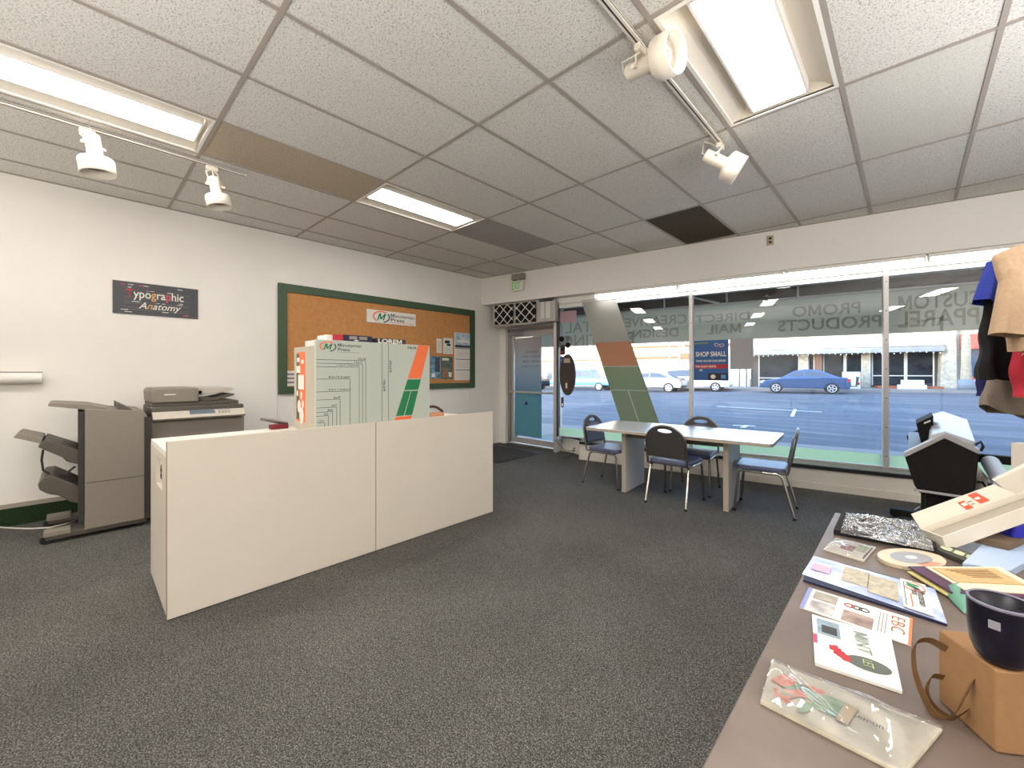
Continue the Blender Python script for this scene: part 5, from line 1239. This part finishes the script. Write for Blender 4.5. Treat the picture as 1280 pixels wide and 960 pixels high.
# ---------------------------------------------------------------- cars
tyre = mat('tyre', '#17181a', .8); rimm = mat('wheel rim', '#c9cdd2', .3, .6); carglass = mat('car glass', '#2b3a48', .08, spec=.8)
def car(label, sc, o, flip, col, L=4.5, Hc=1.45, W=1.78, style='sedan', cat='car', name='car', light='#b5272b', rough=.25):
    """sc: middle along the street; flip=1 faces the left of the shop front"""
    z = zr(sc, o); body = mat('car paint ' + col, col, rough, .25, coat=.5); t = thing(name, label, cat, FWM @ Vector((sc, o, z)), T0)
    T = FWM @ Matrix.Translation((sc, o, z)) @ Matrix.Scale(-1 if not flip else 1, 4, (1, 0, 0))
    K = L / 4.5; hw = W / 2
    lower = [(-2.22, .32), (-2.24, .52), (-2.12, .70), (-1.75, .80), (-1.15, .90), (1.35, .98), (2.05, .96), (2.22, .82), (2.24, .48), (2.15, .30)]
    if style == 'sedan': roof_ = [(-1.20, .88), (-.45, 1.34), (.10, 1.45), (.75, 1.40), (1.75, .97)]
    elif style == 'suv': roof_ = [(-1.15, .88), (-.55, 1.52), (.1, 1.62), (1.85, 1.56), (2.15, .95)]; 
    else: roof_ = [(-.95, .95), (-.45, 1.60), (.0, 1.66), (.75, 1.64), (.85, .95)]
    if style == 'pickup': lower = [(-2.22, .42), (-2.24, .68), (-2.15, .88), (-1.75, .97), (-.95, 1.02), (.85, 1.03), (2.2, 1.03), (2.24, .95), (2.24, .58), (2.15, .42)]
    lower = [(x * K, y) for x, y in lower]; roof_ = [(x * K, y) for x, y in roof_]
    q = MB(T); q.prism(lower, 'y', -hw, hw, body, .05); q.build('body', t)
    q = MB(T); n = len(roof_); 
    cxm = sum(p[0] for p in roof_) / n
    V = [(x, -hw + .08 + (y - .9) * .28, y) for x, y in roof_] + [(x, hw - .08 - (y - .9) * .28, y) for x, y in roof_]
    q.add(V, [tuple(range(n)), tuple(range(2 * n - 1, n - 1, -1))] + [(i, n + i, n + i + 1, i + 1) for i in range(n - 1)], body, False); q.build('cabin', t)
    q = MB(T)
    def win(xa, xb):
        # side window between xa and xb (fractions), inset from the roof line
        xs = [xa + (xb - xa) * i / 6 for i in range(7)]
        def top(x):
            for (x0, y0), (x1, y1) in zip(roof_, roof_[1:]):
                if x0 <= x <= x1: return y0 + (y1 - y0) * (x - x0) / (x1 - x0)
            return .95
        lo = 1.02 if style != 'pickup' else 1.08
        pts = [(x, max(lo + .01, top(x) - .10)) for x in xs]
        for sd in (-1, 1):
            poly = [(xs[0], lo), (xs[-1], lo)] + pts[::-1]
            q.add([(x, sd * (hw - .07 - (y - .9) * .28), y) for x, y in poly], [tuple(range(len(poly)))], carglass)
    x0_, x1_ = roof_[0][0], roof_[-1][0]
    if style == 'pickup': win(x0_ + .28, x1_ - .12)
    else: win(x0_ + .34, .02); win(.10, x1_ - (.45 if style == 'sedan' else .3))
    (xa, ya), (xb, yb) = roof_[0], roof_[1]
    q.add([(xa + .05, -hw + .2, ya + .05), (xa + .05, hw - .2, ya + .05), (xb - .06, hw - .32, yb - .03), (xb - .06, -hw + .32, yb - .03)], [(0, 1, 2, 3)], carglass, R=Matrix.Translation((-.015, 0, .015)))
    q.build('windows', t)
    for wx in (-1.35 * K, 1.38 * K):
        for sd in (-1, 1):
            q = MB(T); y0 = sd * (hw - .2); y1 = sd * (hw + .015); q.cyl((wx, y0, .325), (wx, y1, .325), .325, tyre, n=24); wo = q.build('wheel', t)
            q = MB(T)
            for k in range(5):
                a = k * 2 * PI / 5; q.box(.03, .2, -.03, .03, -.006, .006, rimm, R=Matrix.Translation((wx, y1 + sd * .006, .325)) @ Matrix.Rotation(PI / 2, 4, 'X') @ Matrix.Rotation(a, 4, 'Z'))
            q.tube([(wx + .205 * math.cos(i * PI / 10), y1 + sd * .004, .325 + .205 * math.sin(i * PI / 10)) for i in range(20)], .022, rimm, n=6, closed=True)
            q.build('rim', wo)
    for sd in (-1, 1):
        q = MB(T); q.box(2.08 * K, 2.22 * K, sd * hw - .012 if sd > 0 else -hw - .008, sd * hw + .008 if sd > 0 else -hw + .012, .72, .88, mat('tail light ' + light, light, .3)); q.build('tail_light', t)
    q = MB(T); q.box(-2.18 * K, -2.02 * K, -hw - .006, -hw + .05, .62, .74, paper, .01); q.box(-2.18 * K, -2.02 * K, hw - .05, hw + .006, .62, .74, paper, .01); q.build('headlight', t)
    return t
c1 = car('blue fastback car parked across the street with a rack on its tail', -.66, 25.3, 1, '#35537b')
T = FWM @ Matrix.Translation((-.66, 25.3, zr(-.66, 25.3)))
q = MB(T); q.tube([(2.2, -.3, .45), (2.55, -.3, .45), (2.6, -.3, 1.0)], .03, darkg, n=6); q.tube([(2.2, .3, .45), (2.55, .3, .45), (2.6, .3, 1.0)], .03, darkg, n=6); q.tube([(2.6, -.7, .95), (2.6, .7, .95)], .03, darkg, n=6); q.box(2.55, 2.62, -.8, -.4, .55, .7, red, .01); q.build('tail_rack', c1)
car('silver grey car parked across the street with a red tail light towards the middle post', -9.5, 24.3, 1, '#7c7d7a')
car('white car parked across the street behind the SHOP SMALL poster and window post', -6.9, 26.4, 0, '#d9dad8', style='suv', Hc=1.6)
car('light blue pickup truck parked across the street beside the oval sign', -15.2, 25.3, 1, '#3a7dbd', L=5.4, style='pickup', cat='pickup truck', name='pickup_truck')
car('black car across the street, seen through the shop door glass', -20.6, 24.6, 1, '#17181b')
car('grey hatchback parked further along the street past the pickup', -26.5, 25.0, 1, '#55585c', style='suv')

# ---------------------------------------------------------------- buildings across the street
OB = 31.0
def B(x, y): return fw(x, y, OB)
dkw = mat('dark shop window', '#1d2226', .12, noise=.5, scale=1.5, col2='#3a3f42', spec=.7); fr_ = mat('white window frame', '#dcdad4', .5); hdr = mat('metal fascia', '#8e9399', .5, .1, noise=.3, scale=.8, col2='#b5b6b2'); stone = mat('pale stone', '#cdc4ae', .9, noise=.4, scale=5, bump=.6, bscale=6); brick_ = mat('brown brick', '#8a6a58', .9, noise=.25, scale=14)
t = thing('building', 'low restaurant building across the street with dark windows and stone pillars', 'building', FWM @ Vector((1, OB + 4, 0)), T0)
q = MB(FWM); q.box(-3.9, 6.5, OB + .4, OB + 9, -.2, 6.0, mat('restaurant wall', '#a59886', .9)); q.build('walls', t)
q = MB(FWM); q.box(-3.9, 6.4, OB + .2, OB + .39, .12, 2.9, mat('shop surround', '#565049', .7)); q.build('shopfront', t)
for a, b_, z0_, z1_ in ((-3.35, -.85, .25, 2.55), (.62, 1.75, .3, 2.55), (1.85, 2.7, .3, 2.55), (3.25, 4.85, .45, 2.6), (4.95, 6.2, .45, 2.6), (-.25, .05, .3, 2.5)):
    q = MB(FWM); q.box(a, b_, OB + .15, OB + .21, z0_, z1_, dkw); wn = q.build('window', t)
    q = MB(FWM); q.box(a, b_, OB + .13, OB + .17, z0_ + .62, z0_ + .68, fr_); q.box(a - .04, a + .03, OB + .12, OB + .17, z0_, z1_, fr_); q.box(b_ - .03, b_ + .04, OB + .12, OB + .17, z0_, z1_, fr_); q.build('frame', wn)
    for k in range(3): pass
for a, b_, m_ in ((-.80, -.28, stone), (.08, .52, brick_), (2.74, 3.14, stone)):
    q = MB(FWM); q.box(a, b_, OB - .15, OB + .3, -.05, 2.75, m_, .02); q.build('pillar', t)
q = MB(FWM); q.box(-3.9, 6.5, OB - .9, OB + .2, 2.62, 2.98, hdr); q.box(-3.9, 6.6, OB - 1.0, OB + .2, 2.98, 3.5, mat('fascia pale', '#c4c2b8', .6, noise=.3, scale=2)); q.box(-3.9, 6.6, OB - 1.05, OB - .98, 3.12, 3.18, hdr); q.build('canopy', t)
q = MB(FWM)
for k in range(34):
    x = -3.6 + k * .3; q.lathe([(0, -.04), (.035, -.02), (.04, .01), (.02, .05), (0, .055)], mat('bulb', '#f2efe2', .4), 8, Matrix.Translation((x, OB - .88, 2.56 - .05 * math.sin(k * .8))))
q.tube([(-3.7 + k * .3, OB - .88, 2.60 - .04 * math.sin(k * .8)) for k in range(35)], .008, darkg, n=4)
tag(q.build('string_lights'), 'string of small round bulbs under the restaurant canopy', 'string lights', None, 'stuff')
t = thing('building', 'bright white walled building across the street behind the silver car', 'building', FWM @ Vector((-9.5, OB + 4, 0)), T0)
wst = mat('white stucco', '#ece5d6', .9, noise=.06, scale=1); q = MB(FWM); q.box(-14.6, -4.75, OB + .5, OB + 9, -.2, 6.5, wst); q.build('walls', t)
q = MB(FWM); q.box(-14.4, -8.6, OB + .2, OB + .55, 2.55, 2.72, mat('brown beam', '#8d6a4e', .8)); q.box(-9.3, -8.3, OB + .1, OB + .55, 2.5, 2.95, mat('brown beam', '#8d6a4e', .8)); q.box(-14.6, -4.8, OB + .3, OB + .55, 3.5, 3.66, mat('brown beam', '#8d6a4e', .8)); q.build('beam', t)
for a, b_ in ((-4.62, -4.2), (-4.12, -3.95)):
    q = MB(FWM); q.box(a, b_, OB - .1, OB + .45, -.05, 2.6, mat('pale column', '#ded8cc', .8), .02); q.build('column', t)
t = thing('building', 'two storey tan building far along the street behind the pickup truck', 'building', FWM @ Vector((-24, OB + 4, 0)), T0)
tanw = mat('tan wall', '#cdbfa6', .9, noise=.1, scale=2); q = MB(FWM); q.box(-38, -14.7, OB + .6, OB + 9, -.4, 7.5, tanw); q.build('walls', t)
for k in range(9):
    x = -36.6 + k * 2.4
    q = MB(FWM); q.box(x, x + 1.5, OB + .54, OB + .62, .55, 2.2, mat('grey window', '#5b6067', .2, spec=.7)); wn = q.build('window', t)  # plain blue grey window colour
    q = MB(FWM); q.box(x - .08, x + 1.58, OB + .5, OB + .58, 2.2, 2.32, fr_); q.box(x + .72, x + .78, OB + .52, OB + .58, .55, 2.2, fr_); q.build('frame', wn)
    q = MB(FWM); q.box(x, x + 1.3, OB + .54, OB + .62, 3.1, 4.6, mat('grey window', '#5b6067', .2, spec=.7)); q.build('window', t)
q = MB(FWM); q.box(-38, -14.7, OB + .2, OB + .6, 2.55, 2.85, fr_); q.build('ledge', t)
t = thing('building', 'building with a red window awning far across the street at the shirts side', 'building', FWM @ Vector((12, OB + 4, 0)), T0)
q = MB(FWM); q.box(7.2, 26, OB + .6, OB + 9, -.2, 7, mat('cream wall', '#b9b2a0', .9)); q.build('walls', t)
q = MB(FWM); q.box(7.5, 10.2, OB + .5, OB + .62, 1.05, 3.0, mat('blue window', '#4c6788', .15, spec=.7)); q.build('window', t)
q = MB(FWM); q.prism([(OB + .6, 3.7), (OB - .5, 2.95), (OB - .5, 2.75), (OB + .6, 2.75)], 'x', 7.45, 10.3, mat('red canvas', '#e2463a', .8)); q.build('window_awning', t)
q = MB(FWM); q.box(7.5, 8.6, OB + .3, OB + .5, .62, .98, mat('red sign', '#d9392c', .6)); q.box(7.7, 8.4, OB + .28, OB + .31, .72, .86, paper); q.build('sign_panel', t)
q = MB(FWM); q.prism([(6.35, -.1), (7.1, -.1), (7.05, 4.6), (6.5, 4.6)], 'y', OB - .6, OB + .3, stone, .04)
single(q, 'stone_pier', 'tall pale stone pier at the corner of the restaurant across the street', 'stone pier')
# trees, planter
bark = mat('bark', '#b8ac93', .95, noise=.35, scale=12, bump=.5, bscale=18)
def tree(label, s_, o, h_, r0, seed, fork=.45, lean=(.0, .0), cat='tree'):
    rn = random.Random(seed); t = thing('street_tree', label, cat, FWM @ Vector((s_, o, zr(s_, o) + .1)), T0, 'bare street trees')
    z = zr(s_, o); q = MB(FWM); f = Vector((s_ + lean[0] * fork, o, z + h_ * fork))
    q.tube([(s_, o, z + .05), (s_ + lean[0] * fork * .4, o, z + h_ * fork * .5), f], [r0 * 1.2, r0 * .95, r0 * .85], bark, n=12); q.build('trunk', t)
    q = MB(FWM)
    def br(p, d, ln, r, dep):
        e = p + d * ln; m_ = p.lerp(e, .5) + Vector((rn.uniform(-.06, .06), rn.uniform(-.06, .06), 0)) * ln
        q.tube([p, m_, e], [r, r * .8, r * .6], bark, n=6)
        if dep:
            for _ in range(3): br(e, (d + Vector((rn.uniform(-.8, .8), rn.uniform(-.8, .8), rn.uniform(-.1, .5)))).normalized(), ln * .7, r * .55, dep - 1)
    for a in (-.5, .5, .1): br(f, Vector((a + lean[0] * .3, rn.uniform(-.3, .3), .9)).normalized(), h_ * .25, r0 * .6, 2)
    q.build('branches', t)
s_ = B(1200, 490); tree('bare pale tree standing in front of the red awning across the street', 7.0, 28.4, 7, .22, 1, .46)
tree('thin leaning bare tree across the street between the silver car and the window post', -8.7, 28.3, 6, .12, 2, .5, (.5, 0))
tree('thin straight bare tree across the street in front of the white building', -9.3, 28.6, 6, .07, 4, .6)
q = MB(FWM); pb_ = zr(7, 28.4); q.lathe([(0, 0), (.36, 0), (.33, .62), (.28, .62), (.0, .55)], mat('grey planter', '#77838f', .7), 20, Matrix.Translation((7.0, 28.4, pb_ + .13)))
single(q, 'planter_ring', 'blue grey ring around the foot of the tree by the red awning', 'tree guard')
q = MB(FWM); zz_ = zr(4.5, 29.5); q.prism([(3.3, 29.3), (6.3, 29.3), (6.3, 30.6), (3.3, 30.6)], 'z', zz_ + .1, zz_ + .32, mat('red mulch', '#b4694a', .95, noise=.3, scale=10)); 
single(q, 'planting_bed', 'low bed of red mulch in front of the restaurant windows', 'planting bed')
q = MB(FWM); q.box(4.2, 5.5, 28.9, 29.25, zz_ + .1, zz_ + .42, mat('pale block', '#e6e2d6', .8), .03); q.box(4.35, 5.4, 29.0, 29.1, zz_ + .43, zz_ + .72, fr_, .02)
single(q, 'bench', 'white bench in front of the red planting bed across the street', 'bench')
q = MB(FWM); a = B(1046, 470); q.box(1.55, 2.45, 29.2, 29.9, zr(2, 29) + .15, zr(2, 29) + 1.25, mat('pale cabinet', '#cfd3ca', .6), .03); single(q, 'utility_box', 'pale green utility box behind the tail of the blue car', 'utility box')
# ground far away so that nothing ends in mid-air
q = MB(FWM); q.box(-90, 90, 31.2, 120, -.6, -.2, conc); struct(q.build('ground_far'))
# ---------------------------------------------------------------- camera, light, world
cam = D.cameras.new('camera'); co = D.objects.new('camera', cam); COL.objects.link(co); SC.camera = co
co.location = O; co.rotation_euler = (math.radians(90), 0, -YAW * -1 if False else -(-math.radians(-43.58)) * -1)
co.rotation_euler = (math.radians(90), 0, math.radians(43.58))
cam.sensor_width = 36; cam.lens = F / 1280 * 36; cam.shift_x = 0; cam.shift_y = -(480 - CY) / 1280; cam.clip_start = .05; cam.clip_end = 500
wd = D.worlds.new('world'); SC.world = wd; wd.use_nodes = True; nt = wd.node_tree
sk = nt.nodes.new('ShaderNodeTexSky'); sk.sky_type = 'NISHITA'; sk.sun_disc = False; sk.sun_elevation = math.radians(24); sk.sun_rotation = math.radians(200); sk.air_density = 1.0; sk.dust_density = .3; sk.ozone_density = 2.0
bg = nt.nodes['Background']; bg.inputs['Strength'].default_value = 1.0; nt.links.new(sk.outputs[0], bg.inputs['Color'])
sun = D.lights.new('sun', 'SUN'); sun.energy = 4.0; sun.angle = math.radians(.6); sun.color = (1, .93, .82); so = D.objects.new('sun', sun); COL.objects.link(so)
dirv = (FN * math.cos(math.radians(6)) + FT * math.sin(math.radians(6))); dirv = Vector((dirv.x, dirv.y, 0)).normalized() * math.cos(math.radians(14)) + Vector((0, 0, -math.sin(math.radians(14))))
so.rotation_euler = dirv.to_track_quat('-Z', 'Y').to_euler(); so.location = (0, -10, 20)
SC.view_settings.view_transform = 'Standard'; SC.view_settings.look = 'None'; SC.view_settings.exposure = .36; SC.view_settings.gamma = 1; SC.view_settings.use_curve_mapping = False
SC.cycles.use_denoising = True; SC.cycles.max_bounces = 8; SC.cycles.diffuse_bounces = 4; SC.cycles.transparent_max_bounces = 16; SC.cycles.sample_clamp_indirect = 6; SC.cycles.caustics_reflective = False
def fill_uplight(x, y, z, pw, sz=1.6, col=(1, .98, .95)):  # unseen fill lamps added to brighten the ceiling, not fixtures of the room
    l = D.lights.new('added ceiling fill', 'AREA'); l.energy = pw; l.size = sz; l.color = col; o = D.objects.new('added ceiling fill', l); COL.objects.link(o)
    o.location = (x, y, z); o.rotation_euler = (PI, 0, 0)
fill_uplight(2.0, 2.2, 1.5, 95, 2.6, (.97, .98, 1)); fill_uplight(-1.0, -1.9, 1.55, 110, 2.4); fill_uplight(-4.2, -2.9, 1.55, 40, 2.2); fill_uplight(1.7, -.9, 1.55, 90, 2.4)
